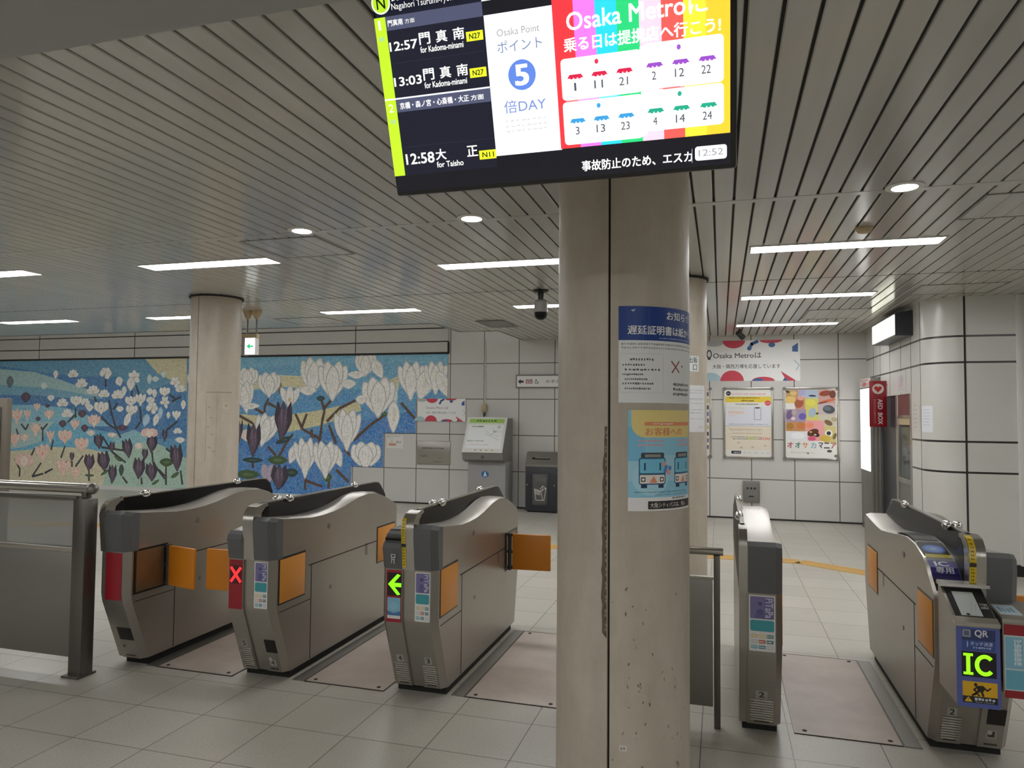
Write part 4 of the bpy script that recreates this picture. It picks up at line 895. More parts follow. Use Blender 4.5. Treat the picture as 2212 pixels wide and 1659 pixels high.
p.scrib(60, 400, 330, 428, (150, 158, 130), 10, 4); p.scrib(60, 470, 420, 486, (214, 186, 186), 14, 5)
for i in range(4): p.ell(215 + 90 * i, 570, 16, 13, (176, 156, 104))
p.build('guide_print', M['sticker'], con_, lambda u, v, h: board(u, v, h + .018))
MB().cyl((-3.51, 10.50, .83), (-3.51, 10.44, .845), .022, n=16).build('lock', M['darkgrey'], con_)
p = Print(.001); p.ell(65, 55, 62, 52, (62, 110, 160)); p.ell(65, 26, 10, 10, WHITE); p.poly([(56, 40), (74, 40), (90, 92), (76, 92), (65, 60), (54, 92), (40, 92)], WHITE)
p.build('pedestrian_sign', M['sticker'], t, facing_front(-3.58, 10.5985, .625))

# waste bin
bx0, bx1, by0, by1 = -2.90, -2.38, 10.72, 11.02
t = thing('waste_bin', 'black waste bin with a clear window and steel slot top by the back wall', 'bin', ((bx0 + bx1) / 2, 10.87, 0))
bb_ = MB().box((bx0, by0, .02), (bx1, by1, .70), .008).build('bin_body', M['charcoal'], t)
MB().box((bx0 + .03, by0 + .03, 0), (bx1 - .03, by1, .03)).build('plinth', M['black'], t)
MB().prism([(by0 - .005, .70), (by0 - .005, .735), (by0 + .12, .92), (by1, .92), (by1, .70)], bx0 - .004, bx1 + .004).build('lid', M['steel_dark'], t); lid_ = bpy.data.objects['lid']
def lid(u, v, h): return (bx0 + u, by0 - .005 + .125 * (v / .224) - h * .83, .735 + .185 * (v / .224) + h * .56)
p = Print(.001, up=True); p.rect(90, 90, 380, 126, (18, 18, 18), 14); p.rect(140, 112, 370, 124, (170, 168, 164))
p.build('slot', M['sticker'], lid_, lid)
MB().box((bx0 + .10, by0 - .006, .10), (bx1 - .155, by0 + .004, .60), .012).build('window_frame', M['darkgrey'], bb_)
MB().box((bx0 + .125, by0 - .009, .13), (bx1 - .18, by0 - .004, .575), .004).build('window', mat('bin_window', (92, 90, 88), .15), bb_)
p = Print(.001); c = (206, 204, 200)
p.line([(20, 60), (44, 230), (170, 230), (205, 40)], 9, c); p.line([(20, 60), (120, 90), (205, 40)], 9, c); p.line([(120, 90), (150, 225)], 8, c)
for i in range(4): p.line([(24 + 3 * i, 76 + 20 * i), (110, 100 + 16 * i)], 8, c)
p.line([(110, 60), (150, 10), (200, 44)], 8, c); p.line([(150, 10), (140, 90)], 7, c)
p.build('bin_symbol', M['sticker'], bb_, facing_front(bx0 + .13, by0 - .0095, .42))
for x in (bx0 + .03, bx1 - .06): MB().cyl((x, by0 - .006, .42), (x, by0 + .004, .42), .010, n=12).build('lock', M['silver'], bb_)

# ================================================================== THINGS ON THE SIDE WALL
# cabinet with the lit front, and the red flag sign
t = thing('lit_cabinet', 'tall cabinet with a glowing white front in the far right corner', 'cabinet', (1.95, 10.55, 0))
MB().box((1.87, 10.22, .0), (2.30, 10.90, 2.02), .006).build('cabinet_body', M['steel_dark'], t)
MB().box((1.862, 10.25, .80), (1.872, 10.88, 1.885)).build('light_panel', M['lightbox'], t)
MB().box((1.858, 10.22, 1.905), (1.872, 10.90, 2.02)).build('header', M['white'], t)
p = Print(.001); p.scrib(60, 10, 620, 40, (200, 90, 96), 12, 1); p.rect(240, 48, 460, 104, (206, 70, 76), 6); p.scrib(60, 60, 220, 96, (210, 120, 120), 4, 2); p.scrib(480, 60, 640, 96, (210, 120, 120), 4, 3)
p.build('header_print', M['sticker'], t, lambda u, v, h: (1.8578 - h, 10.90 - u, 2.02 + v))
mb = MB()
for i in range(9): mb.box((1.885 + i * .043, 10.212, .12), (1.906 + i * .043, 10.221, 1.96), .004)
mb.build('ribbed_side', M['midgrey'], t)
t = thing('flag_sign', 'red vertical sign with a white heart circle projecting from the side wall', 'sign', (1.98, 9.81, 1.385))
MB().box((1.782, 9.80, 1.385), (1.978, 9.82, 1.957), .003).build('sign_board', M['red'], t)
for z in (1.44, 1.90): MB().box((1.93, 9.803, z), (SW + .002, 9.817, z + .02)).build('bracket', M['steel'], t)
p = Print(.001); p.ell(98, 100, 66, 64, (226, 214, 210)); p.ell(98, 100, 54, 52, (196, 40, 44)) 
p.items.pop(); p.poly([(98, 146), (54, 98), (58, 74), (78, 66), (98, 82), (118, 66), (138, 74), (142, 98)], (196, 44, 46))
p.fit('AED', 96, 228, 146, 352, (238, 224, 222), .02, rot=1); p.fit('BOX', 96, 398, 146, 540, (238, 224, 222), .02, rot=1)
p.scrib(54, 232, 72, 236, (214, 120, 120), 1); 
for i in range(14): p.scrib(50, 228 + i * 22, 72, 228 + i * 22 + 14, (222, 150, 150), 2, i)
p.build('sign_print', M['sticker'], t, facing_front(1.782, 9.7998, 1.957))

# office window unit in the opening
t = thing('office_window', 'steel-framed office window with a dark red band in the side wall', 'window', (SW + .06, 9.05, 0))
mb = MB(); x0, x1 = SW + .002, SW + .05
mb.box((x0, 8.645, .0), (x1, 8.75, 1.765), .003); mb.box((x0, 9.30, .0), (x1, 9.40, 1.765), .003); mb.box((x0, 8.75, .76), (x1, 9.30, .82), .003); mb.box((x0, 8.75, 0), (x1, 9.30, .05)); mb.box((x0, 8.75, 1.50), (x1, 9.30, 1.53), .003)
wf_ = mb.build('window_frame', M['steel'], t)
MB().box((x0 + .006, 8.752, 1.531), (x1 - .01, 9.298, 1.763)).build('header_panel', mat('maroon_panel', (104, 44, 48), .35), t)
MB().box((x0 + .012, 8.752, 1.42), (x1 - .012, 9.298, 1.50)).build('blind', M['beige'], wf_)
MB().box((x0 + .02, 8.752, .822), (x0 + .026, 9.298, 1.42)).build('glass', M['pane'], wf_)
MB().box((x0 + .012, 8.752, .052), (x1 - .012, 9.298, .758)).build('lower_panel', M['steel_dark'], t)
t = thing('counter_machine', 'white machine on the counter behind the office window', 'machine', (2.25, 8.95, .82))
MB().prism_y([(2.16, .825), (2.44, .825), (2.44, 1.14), (2.30, 1.16), (2.16, .98)], 8.76, 9.05).build('machine_body', M['white'], t)
MB().prism_y([(2.18, 1.02), (2.28, 1.145), (2.275, 1.155), (2.17, 1.03)], 8.80, 9.01).build('machine_screen', M['darkgrey'], t)
o = MB().box((SW + .13, 8.66, .78), (SW + .49, 9.3, .82), .004).build('office_counter', M['offwhite'], loc=(2.2, 9, .78))
tag(o, 'pale counter behind the office window', 'counter')
struct('door_1', MB().box((SW + .02, 9.42, 0), (SW + .06, 10.20, 1.76)), M['charcoal'])

# lit box sign above
t = thing('office_sign', 'lit white box sign with dark sides high on the side wall', 'sign', (1.9, 9.1, 2.38))
MB().prism_y([(1.812, 2.385), (SW, 2.385), (SW, 2.66), (1.812, 2.63)], 8.53, 9.70).build('sign_casing', M['charcoal'], t)
MB().box((1.800, 8.545, 2.40), (1.815, 9.685, 2.615), .004).build('sign_face', M['signbox'], t)
p = Print(.001); p.ell(540, 110, 40, 44, (240, 236, 200)); p.ell(760, 110, 90, 30, (244, 242, 226))
p.build('sign_print', M['signbox'] if False else M['screen'], t, lambda u, v, h: (1.7995 - h, 9.685 - u, 2.615 + v))

# papers by the rounded corner
def on_arc(a0, z0):
    c = (SW + .315, 8.265); r = .315
    def fn(u, v, h):
        a = R(a0) + u / r
        return (c[0] - (r + h) * math.cos(a), c[1] - (r + h) * math.sin(a), z0 + v)
    return fn
p = Print(.001); p.rect(0, 0, 175, 268, (226, 228, 232), 16)
for i in range(6): p.scrib(26, 40 + i * 30, 140, 48 + i * 30, (170, 182, 204), 9, i)
o = p.build('rounded_notice', M['paper'], None, on_arc(4, 1.625), eps=4e-4, cuts=(0, .18, .02), loc=(2.0, 8.2, 1.36))
tag(o, 'white notice with rounded corners on the rounded wall corner', 'notice')
p = Print(.001); p.rect(0, 0, 300, 330, (206, 203, 196))
for i in range(6): p.scrib(30, 40 + i * 46, 200, 54 + i * 46, (168, 164, 158), 7, i)
o = p.build('faded_notice', M['paper'], None, lambda u, v, h: (SW - .0015 - h, 8.60 - u, 1.68 + v), loc=(SW, 8.45, 1.36))
tag(o, 'faded pale notice on the side wall between window and rounded corner', 'notice')
p = Print(.001); p.rect(0, 0, 420, 250, (206, 202, 200)); p.ell(200, 110, 90, 70, (190, 176, 186)); p.ell(150, 160, 60, 40, (206, 176, 176)); p.scrib(40, 200, 360, 220, (180, 176, 172), 10)
o = p.build('pale_poster', M['paper'], None, lambda u, v, h: (SW - .0015 - h, 9.28 - u, 2.035 + v), loc=(SW, 9.1, 1.8))
tag(o, 'pale poster above the office window', 'poster')

# ================================================================== DISPLAY
TVP = Vector((-.8884, 1.85, 2.1205)); tt = R(20.5)
TU, TN = Vector((0, -math.sin(tt), math.cos(tt))), Vector((0, -math.cos(tt), -math.sin(tt)))
def tvp(u, v, h): return TVP + Vector((u, 0, 0)) + TU * v + TN * h
t = thing('departure_display', 'large tilted departure screen hanging at the top of the photo', 'display', tuple(tvp(.465, 0, 0)))
def tvbox(a, b, bev=0):
    mb = MB().box(a, b, bev)
    return mb.xform(Matrix((( 1, 0, 0, TVP.x), (0, TU.y, TN.y, TVP.y), (0, TU.z, TN.z, TVP.z), (0, 0, 0, 1))))
tvbox((0, 0, -.055), (.93, .54, -.001), .008).build('screen_casing', M['black'], t)
tvbox((.12, .08, -.10), (.81, .46, -.055), .01).build('back_cover', M['black'], t)
tvbox((.29, .20, -.13), (.64, .36, -.10), .006).build('mount_plate', M['black'], t)
c = tvp(.465, .34, -.12)
MB().cyl(c, (c.x, c.y, CEIL + .003), .028, n=20).build('hanger_pole', M['black'], t)
MB().lathe((c.x, c.y, CEIL), [(.001, .003), (.07, .003), (.07, -.012), (.03, -.02), (.001, -.02)], 24).build('ceiling_flange', M['black'], t)
p = Print(.001, up=True); NAVY, GREY, LIME = (20, 22, 38), (74, 78, 104), (186, 236, 40)
p.rect(8, 12, 915, 520, (14, 15, 24))
p.rect(9, 56, 308, 520, NAVY)
p.ell(28, 496, 27, 27, (230, 240, 220)); p.ell(28, 496, 23, 23, (176, 220, 40)); p.fit('N', 16, 510, 40, 482, (20, 24, 20), .01)
p.fit('長堀鶴見緑地線', 57, 516, 230, 496, WHITE, .008); p.fit('Nagahori Tsurumi-ryokuchi Line', 57, 491, 296, 471, WHITE)
p.rect(32, 428, 306, 462, GREY); p.fit('門真南', 41, 453, 84, 438, WHITE, .012); p.fit('方面', 90, 450, 118, 439, WHITE)
p.rect(3, 56, 35, 462, LIME); p.fit('1', 14, 455, 19, 432, WHITE, .01); p.fit('番線', 10, 416, 26, 404, (130, 150, 190))
for y in (380, 292): 
    s_ = '12:57' if y == 380 else '13:03'
    p.fit(s_, 38, y + 19, 118, y - 3, WHITE, .016)
    for i, ch in enumerate('門真南'): p.fit(ch, 125 + i * 48, y + 31, 155 + i * 48, y + 3, WHITE, .018)
    p.fit('for Kadoma-minami', 125, y - 2, 246, y - 17, WHITE, .012)
    p.rect(256, y - 6, 302, y + 17, (226, 236, 40)); p.fit('N27', 264, y + 12, 294, y - 1, (30, 40, 10), .02)
    p.rect(40, y - 34, 303, y - 33, (36, 40, 60))
p.rect(3, 256, 307, 260, (236, 240, 246)); p.rect(35, 223, 308, 256, GREY)
p.fit('京橋・森ノ宮・心斎橋・大正', 46, 247, 246, 230, WHITE, .014); p.fit('方面', 252, 244, 288, 231, WHITE, .01)
p.fit('2', 12, 246, 26, 225, WHITE); p.fit('番線', 12, 206, 28, 195, (130, 150, 190)); p.rect(40, 130, 308, 131, (36, 40, 60))
p.fit('12:58', 44, 112, 128, 84, WHITE, .016); p.fit('大', 134, 117, 164, 89, WHITE, .018); p.fit('正', 226, 117, 256, 90, WHITE, .018); p.fit('for Taisho', 134, 84, 212, 69, WHITE, .012)
p.rect(260, 79, 310, 102, (226, 236, 40)); p.fit('N11', 269, 97, 301, 84, (30, 40, 10), .02)
p.rect(306, 455, 915, 520, (14, 15, 24)); p.rect(306, 462, 392, 520, (236, 238, 244)); p.rect(392, 470, 915, 520, (40, 44, 70))
p.rect(308, 84, 490, 429, (246, 248, 252)); p.fit('Osaka Point', 339, 392, 452, 375, (150, 150, 150)); p.fit('ポイント', 337, 364, 456, 336, (100, 122, 164)); p.ell(397, 278, 37, 37, (92, 128, 216)); p.fit('5', 380, 302, 413, 254, WHITE, .03)
p.fit('倍DAY', 342, 220, 455, 188, (112, 136, 196), .004)
for i, y in enumerate((172, 158, 146, 126, 108)): p.scrib(342, y, 460, y - 6, (206, 206, 208) if i < 3 else (232, 232, 232), 8, i)
stripes = ((487, (232, 54, 62)), (540, (232, 120, 226)), (594, (40, 208, 226)), (647, (40, 206, 120)), (701, (246, 206, 226)), (754, (222, 90, 84)), (806, (242, 226, 60)), (858, (248, 200, 50)))
for i, (x, c) in enumerate(stripes):
    x1 = stripes[i + 1][0] if i < 7 else 914
    p.rect(x, 86, x1, 462, c)
p.fit('Osaka Metroに', 522, 438 - 28, 862, 364, WHITE, .012); p.fit('乗る日は提携店へ行こう!', 512, 349, 892, 317, WHITE, .022)
for x0, y0, x1, y1 in ((500, 203, 703, 302), (499, 94, 703, 199), (706, 205, 899, 312), (706, 108, 899, 203)): p.rect(x0, y0, x1, y1, (250, 250, 250), 10)
p.rect(700, 100, 712, 306, (250, 250, 250))
for nm, x, y, c in (('御堂筋線', 518, 288, (214, 48, 82)), ('谷町線', 720, 296, (150, 84, 196)), ('四つ橋線', 518, 184, (58, 154, 214)), ('中央線', 720, 190, (40, 166, 136))):
    p.fit(nm, x, y + 5, x + 56, y - 7, (200, 206, 206)); p.ell(x + 74, y - 1, 5, 6, c)
for row, y, c, xs in ((('1', '11', '21'), 258, (206, 30, 70), (535, 597, 660)), (('2', '12', '22'), 262, (146, 74, 190), (734, 797, 860)), (('3', '13', '23'), 152, (56, 150, 210), (535, 597, 660)), (('4', '14', '24'), 156, (34, 160, 130), (734, 797, 862))):
    for d, x in zip(row, xs):
        p.poly([(x - 20, y - 4), (x - 14, y + 5), (x - 8, y + 5), (x - 8, y - 4)], c)
        p.rect(x - 10, y - 3, x + 16, y + 5, c); p.poly([(x + 16, y + 5), (x + 22, y - 4), (x + 14, y - 4)], c)
        for q in (-12, -2, 8): p.rect(x + q, y - 6, x + q + 7, y - 3, c)
        wd = (5 if d == '1' else 10) if len(d) == 1 else 22
        p.fit(d, x - wd * .6, y - 15, x + wd * .4, y - 34, (74, 80, 92), .004); p.fit('日', x + wd * .5, y - 26, x + wd * .5 + 7, y - 34, (178, 182, 188))
p.rect(745, 205, 795, 206.5, (214, 120, 130)); p.rect(510, 201, 640, 202, (190, 220, 214))
p.rect(308, 12, 915, 84, (14, 15, 24)); p.fit('事故防止のため、エスカ', 540, 51, 822, 25, WHITE, .02); p.rect(821, 22, 822.5, 56, (150, 160, 190))
p.rect(829, 26, 906, 60, (236, 236, 240), 7); p.fit('12:52', 838, 52, 897, 36, (150, 152, 156), .004)
p.build('screen_image', M['screen'], t, tvp, eps=8e-5)

# ================================================================== FLOOR FITTINGS
t = thing('tactile_strip', 'ochre tactile guide strip crossing the floor behind the gates', 'tactile strip', (-4, 7.97, 0))
def bars(a, b, wd, n=4):
    mb = MB(); a, b = Vector((*a, 0)), Vector((*b, 0)); d = (b - a).normalized(); q = Vector((-d.y, d.x, 0))
    for i in range(n):
        o = q * (wd * ((i + .5) / n - .5)); r = q * (wd / n * .38)
        pr = [a + o - r, b + o - r, b + o + r, a + o + r]
        mb.loft([[(v.x, v.y, 0.0) for v in pr], [(v.x, v.y, .006) for v in pr]])
    return mb
M['ochre'] = mat('ochre_strip', (206, 164, 92), .6)
bars((-9.6, 7.25), (-7.8, 7.55), .22).build('guide_bars', M['ochre'], t, smooth=False)
bars((-7.8, 7.55), (-6.2, 7.98), .22).build('guide_bars', M['ochre'], t, smooth=False)
bars((-6.2, 7.98), (.78, 8.02), .23).build('guide_bars', M['ochre'], t, smooth=False)
bars((.78, 8.02), (1.9, 7.28), .23).build('guide_bars', M['ochre'], t, smooth=False)
def lane_plate(x0, x1, y0, y1, label, right_channel=True, left_channel=False):
    t = thing('lane_floor_plate', label, 'floor plate', ((x0 + x1) / 2, (y0 + y1) / 2, 0), 'floor plates in the gate lanes')
    MB().box((x0, y0, 0), (x1, y1, .003)).build('sheet', M['plate'], t, smooth=False)
    mb = MB(); b = .006
    for a, c in (((x0, y0), (x1, y0 + b)), ((x0, y1 - b), (x1, y1)), ((x0, y0 + b), (x0 + b, y1 - b)), ((x1 - b, y0 + b), (x1, y1 - b))): mb.box((*a, .0), (*c, .0042))
    mb.build('edge_strip', M['steel_post'], t, smooth=False)
    for on, xa in ((left_channel, x0 - .075), (right_channel, x1 + .003)):
        if on: MB().box((xa, y0, 0), (xa + .072, y1, .004)).build('edge_channel', M['steel_dark'], t, smooth=False)
    for x, y in ((x0 + .05, y0 + .04), (x1 - .05, y0 + .04), (x0 + .05, y1 - .04), (x1 - .05, y1 - .04)):
        MB().cyl((x, y, .002), (x, y, .005), .011, n=12).build('bolt', M['seam'], t)
lane_plate(-3.19, -2.67, 3.52, 4.76, 'pinkish floor plate in the lane closed by the open orange flaps', False, True)
lane_plate(-2.24, -1.75, 3.58, 4.80, 'pinkish floor plate left of the gate with the green arrow', False, True)
lane_plate(-1.31, -.80, 3.64, 4.85, 'pinkish floor plate between the green-arrow gate and the nearest column', False, True)
lane_plate(.33, .80, 3.70, 4.90, 'pinkish floor plate in the lane at the far right', True, False)

# ================================================================== RAILINGS AND MACHINE
t = thing('railing', 'steel railing with a frosted pane at the far left, before the gates', 'railing', (-3.9, 3.28, 0))
MB().box((-3.540, 3.235, 0), (-3.450, 3.322, 1.0), .006).build('post', M['steel_post'], t)
MB().box((-3.565, 3.215, 0), (-3.448, 3.345, .012), .003).build('foot_plate', M['steel_post'], t)
MB().box((-5.40, 3.235, 0), (-5.31, 3.325, 1.0), .006).build('post', M['steel_post'], t)
MB().cyl((-5.45, 3.28, 1.055), (-3.455, 3.28, 1.055), .029, n=24).build('handrail', M['silver'], t)
MB().ball((-3.452, 3.28, 1.055), .033).build('end_cap', M['steel_dark'], t)
MB().box((-3.51, 3.26, .99), (-3.475, 3.30, 1.04), .004).build('bracket', M['steel_post'], t)
MB().box((-5.31, 3.262, .10), (-3.54, 3.298, .70), .004).build('lower_panel', M['steel_dark'], t)
MB().box((-5.31, 3.255, .69), (-3.54, 3.305, .72), .004).build('mid_rail', M['steel'], t)
MB().box((-5.31, 3.255, .985), (-3.54, 3.305, 1.01), .004).build('top_rail', M['steel_post'], t)
MB().box((-5.31, 3.272, .72), (-3.54, 3.286, .985)).build('frosted_pane', M['frosted'], t)
t = thing('railing', 'short steel railing between the nearest column and the single narrow gate', 'railing', (-.4, 3.65, 0))
MB().box((-.035, 3.635, 0), (-.005, 3.665, .825), .003).build('post', M['steel_post'], t)
MB().box((-.75, 3.635, 0), (-.72, 3.665, .825), .003).build('post', M['steel_post'], t)
MB().cyl((-.78, 3.65, .842), (.01, 3.65, .842), .019, n=20).build('handrail', M['silver'], t)
MB().box((-.72, 3.643, .10), (-.04, 3.657, .712), .003).build('lower_panel', M['steel_dark'], t)
MB().box((-.72, 3.638, .707), (-.036, 3.662, .722), .002).build('mid_rail', M['steel'], t)
t = thing('screen_panel', 'slim grey information panel with a dark blue screen at the left edge of the photo', 'information panel', (-6.65, 5.08, 0))
MB().box((-7.0, 5.05, 0), (-6.345, 5.11, 1.61), .01).build('panel_body', M['brown'], t)
MB().box((-6.97, 5.035, 1.02), (-6.40, 5.06, 1.53), .006).build('screen_frame', M['darkgrey'], t)
p = Print(.001); p.rect(0, 0, 550, 480, (40, 58, 92)); p.rect(20, 20, 530, 120, (60, 84, 124)); 
for i in range(3): p.rect(30 + 170 * i, 150, 180 + 170 * i, 440, (34, 48, 78), 10)
p.build('touch_screen', M['softscreen'], t, facing_front(-7.02 + .04, 5.0345, 1.515))
MB().box((-6.97, 5.03, .60), (-6.40, 5.052, .86), .006).build('coin_panel', M['steel_dark'], t)

# ================================================================== TICKET GATES
HW, FW = .155, .033          # half width of a double gate, half width of its centre fin
TOP_R = [(3.425, .86), (3.43, .905), (3.46, .922), (3.62, .905), (3.82, .888), (3.95, .887), (4.08, .893), (4.2, .908), (4.3, .928), (4.4, .946), (4.52, .955), (4.66, .945), (4.8, .905), (4.95, .845), (4.985, .815), (4.985, .42), (4.905, .045)]
TOP_L = [(3.425, .80), (3.435, .825), (3.46, .842), (3.62, .862), (3.82, .884)] + TOP_R[5:]
TOP_IC = [(3.455, .74), (3.53, .797), (3.56, .828), (3.66, .868), (3.80, .902), (3.95, .911), (4.08, .900), (4.2, .886), (4.3, .876), (4.4, .866), (4.56, .852), (4.70, .858), (4.85, .870), (5.02, .885), (5.06, .86), (5.06, .45), (4.93, .045)]
LOW = [(3.595, .045), (3.455, .40), (3.445, .45), (3.445, .69)]
FIN = [(3.445, .69), (3.425, .90), (3.436, .945), (3.468, .977), (3.52, .988), (4.90, .988), (4.97, .98), (5.02, .945), (5.04, .88), (5.04, .69)]
FINP = [(3.505, .70), (3.498, .90), (3.508, .942), (3.54, .968), (3.59, .975), (4.90, .975), (4.955, .963), (4.995, .935), (5.015, .88), (5.015, .70)]
SPINE = [(3.605, .045), (3.467, .40), (3.457, .45), (3.457, .69), (4.90, .69), (4.90, .045)]

def build_bent(p, name, m, parent, fn, bends, eps=1.5e-4):
    bm = bmesh.new(); lay = bm.loops.layers.float_color.new('Col')
    for bb, l, polys, col in p.items:
        for q in polys:
            f = bm.faces.new([bm.verts.new((x, y, l + 1)) for x, y in q])
            for lo in f.loops: lo[lay] = (*col, 1)
    for b in bends: bmesh.ops.bisect_plane(bm, geom=bm.verts[:] + bm.edges[:] + bm.faces[:], plane_co=(0, b, 0), plane_no=(0, 1, 0))
    off = Vector(parent['_w'])
    for v in bm.verts: v.co = Vector(fn(v.co.x, v.co.y, v.co.z * eps)) - off
    me = bpy.data.meshes.new(name); bm.to_mesh(me); bm.free(); me.materials.append(m)
    o = bpy.data.objects.new(name, me); COL.objects.link(o); o.parent = parent
def fin_front(z, yo, h):
    pts = [(.60, 3.453), (.69, 3.445), (.90, 3.425), (.945, 3.436), (.977, 3.468), (.988, 3.52)]
    for (za, ya), (zb, yb) in zip(pts, pts[1:]):
        if z <= zb: break
    y = ya + (yb - ya) * (z - za) / (zb - za)
    return (y + yo - h - .0015, z + (h + .0012 if z > .92 else 0))
def slant_y(z, yo):
    if z >= .45: return 3.445 + yo
    if z >= .40: return 3.445 + yo + (.45 - z) / .05 * .010
    return 3.455 + yo + (.40 - z) / .355 * .14

def gate(cx, yo, halves, label, o):
    """halves: letters among L, R; o: what each side carries"""
    t = thing('ticket_gate', label, 'ticket gate', (cx, 4.25 + yo, 0), 'ticket gates')
    Y = lambda prof: [(y + yo, z) for y, z in prof]
    xl = cx - (HW if 'L' in halves else FW); xr = cx + (HW if 'R' in halves else FW)
    fx0, fx1 = cx - FW, (cx + FW if len(halves) == 2 else cx - FW + .037); fm, fh = (fx0 + fx1) / 2, (fx1 - fx0) / 2
    MB().box((xl + .015, 3.645 + yo, 0), (xr - .015, 4.87 + yo, .046)).build('base', M['kick'], t)
    MB().prism(Y(SPINE), fx0, fx1).build('spine', M['steel'], t)
    FRONT = [(3.445, .69), (3.425, .90), (3.436, .945), (3.468, .977), (3.52, .988), (3.56, .988), (3.555, .69)]
    MB().prism(Y(FRONT), fx0, fx1).build('centre_fin', M['silver'], t)
    top = [(y, z) for y, z in FINP]
    core = [(max(y, 3.53), z) for y, z in FIN]
    low_ = [(max(y, 3.55), min(z, .905)) for y, z in FIN]
    MB().loft([[(fm + s_ * d, *q) for q in Y(pr)] for s_, d, pr in ((-1, fh, low_), (-1, .009, core), (1, .009, core), (1, fh, low_))]).build('guard_panel', M['smoke'], t)
    MB().prism(Y([(3.56, .985), (3.56, .992), (4.90, .992), (4.972, .984), (5.022, .948), (5.018, .944), (4.965, .978), (4.90, .985)]), fm - .010, fm + .010).build('top_edge', M['silver'], t)
    for sx in (-1, 1):
        a, b = sorted((fm + sx * (fh - .001), fm + sx * (fh + .0015)))
        MB().prism(Y([(3.505, .70), (3.498, .90), (3.508, .942), (3.54, .968), (3.57, .974), (3.57, .70)]), a, b).build('fin_panel', M['smoke'], t)
    for dx, y in o.get('domes', ()):
        MB().ball((fm + dx, y + yo, .990), 1, (.022, .042, .024)).build('sensor_dome', M['chrome'], t)
    for s in halves:
        sx = -1 if s == 'L' else 1
        h = o[s]
        prof = LOW + {'R': TOP_R, 'L': TOP_L, 'IC': TOP_IC}[h.get('top', s)]
        xi, xm, xo = (fx0 if sx < 0 else fx1), cx + sx * (HW - .028), cx + sx * HW
        inn = Y(prof)
        out = [(y + (.038 if y < 3.64 else 0) * (1 if z < .93 else 1), z - (.010 if z > .7 else 0)) for y, z in prof]
        out = Y(out)
        mb = MB(); mb.loft([[(xi, *q) for q in inn], [(xm, *q) for q in inn], [(xo, *q) for q in out]])
        mb.build('housing', M['steel'], t)
        # grey plastic head of the front end
        if h.get('cap', True):
            n = 7 if h.get('top', s) != 'IC' else 5
            cap = [(3.443, .692)] + [(y - .003, z + .002) for y, z in prof[4:7]] + [(3.50, prof[6][1] - .004), (3.50, .692)]
            capo = [(y + .038 if y < 3.49 else 3.53, z - (.010 if z > .7 else 0)) for y, z in cap]
            xo2 = xo + sx * .0015
            mb = MB(); mb.loft([[(xi + sx * .002, y + yo, z) for y, z in cap], [(xm, y + yo, z) for y, z in cap], [(xo2, y + yo, z) for y, z in capo]])
            mb.build('front_cap', M['grey_cap'], t)
        # seams on the outer side
        xs = sorted((xo - sx * .002, xo + sx * .0012))
        mb = MB()
        mb.box((xs[0], 3.80 + yo, .598), (xs[1], 4.66 + yo, .604)); mb.box((xs[0], 3.825 + yo, .05), (xs[1], 3.830 + yo, .60))
        mb.box((xs[0], 3.51 + yo, .398), (xs[1], 3.82 + yo, .402))
        mb.build('panel_joint', M['seam'], t, smooth=False)
        mb = MB(); mb.cyl((xo - sx * .002, 4.05 + yo, .42), (xo + sx * .002, 4.05 + yo, .42), .012, n=14)
        mb.build('side_lock', M['steel_dark'], t)
        mb = MB(); mb.cyl((xo - sx * .002, 4.02 + yo, .80), (xo + sx * .003, 4.02 + yo, .80), .016, n=14); mb.build('side_sensor', M['steel_dark'], t)
        MB().box((xs[0], 4.50 + yo, .53), (xs[1], 4.53 + yo, .61), .0).build('side_slot', M['steel_dark'], t)
        # flap pockets and flaps
        for q, (ya, yb) in (('near', (3.495, 3.76)), ('far', (4.665, 4.955))):
            z0, z1 = .440, .698
            st = h.get(q, 'in')
            MB().box((xs[0], ya + yo, z0), (xs[1], yb + yo, z1)).build('flap_pocket', M['black'], t, smooth=False)
            if st != 'in':
                xa = sorted((xo - sx * .002, xo + sx * .002))
                MB().box((xa[0], ya + .02 + yo, z0 + .012), (xa[1], yb - .03 + yo, z1 - .012)).build('pocket_back', M['pocket'], t, smooth=False)
            if st == 'in':
                xa = sorted((xo - sx * .002, xo + sx * .004))
                MB().box((xa[0], ya + .012 + yo, z0 + .008), (xa[1], yb - .006 + yo, z1 - .012), .0015).build('flap', M['amber'], t)
            else:
                yh = h.get('yh', yb - .015 if q == 'near' else ya + .055) + yo
                xa = sorted((xo + sx * .035, xo + sx * st))
                mb = MB(); mb.box((xa[0], yh - .008, .448), (xa[1], yh + .008, .688), .006)
                if sx > 0: m = Matrix.Translation((xo, yh, 0)) @ Matrix.Rotation(R(h.get('swing', -9)), 4, 'Z') @ Matrix.Translation((-xo, -yh, 0))
                else: m = Matrix.Identity(4)
                fl_ = mb.xform(m).build('flap', M['orange'], t)
                mb = MB(); mb.cyl((xo + sx * .018, yh, .445), (xo + sx * .018, yh, .691), .013, n=14)
                for z in (.452, .56, .672): mb.box((min(xo, xo + sx * .04), yh - .010, z), (max(xo, xo + sx * .04), yh + .010, z + .018))
                mb.build('flap_hinge', M['darkgrey'], fl_)
        # what the front end carries
        front = facing_front(min(xi, xm), slant_y(.5, yo) - .0012, .69)
        a0 = min(xi, xm); wd = abs(xm - xi) * 1000
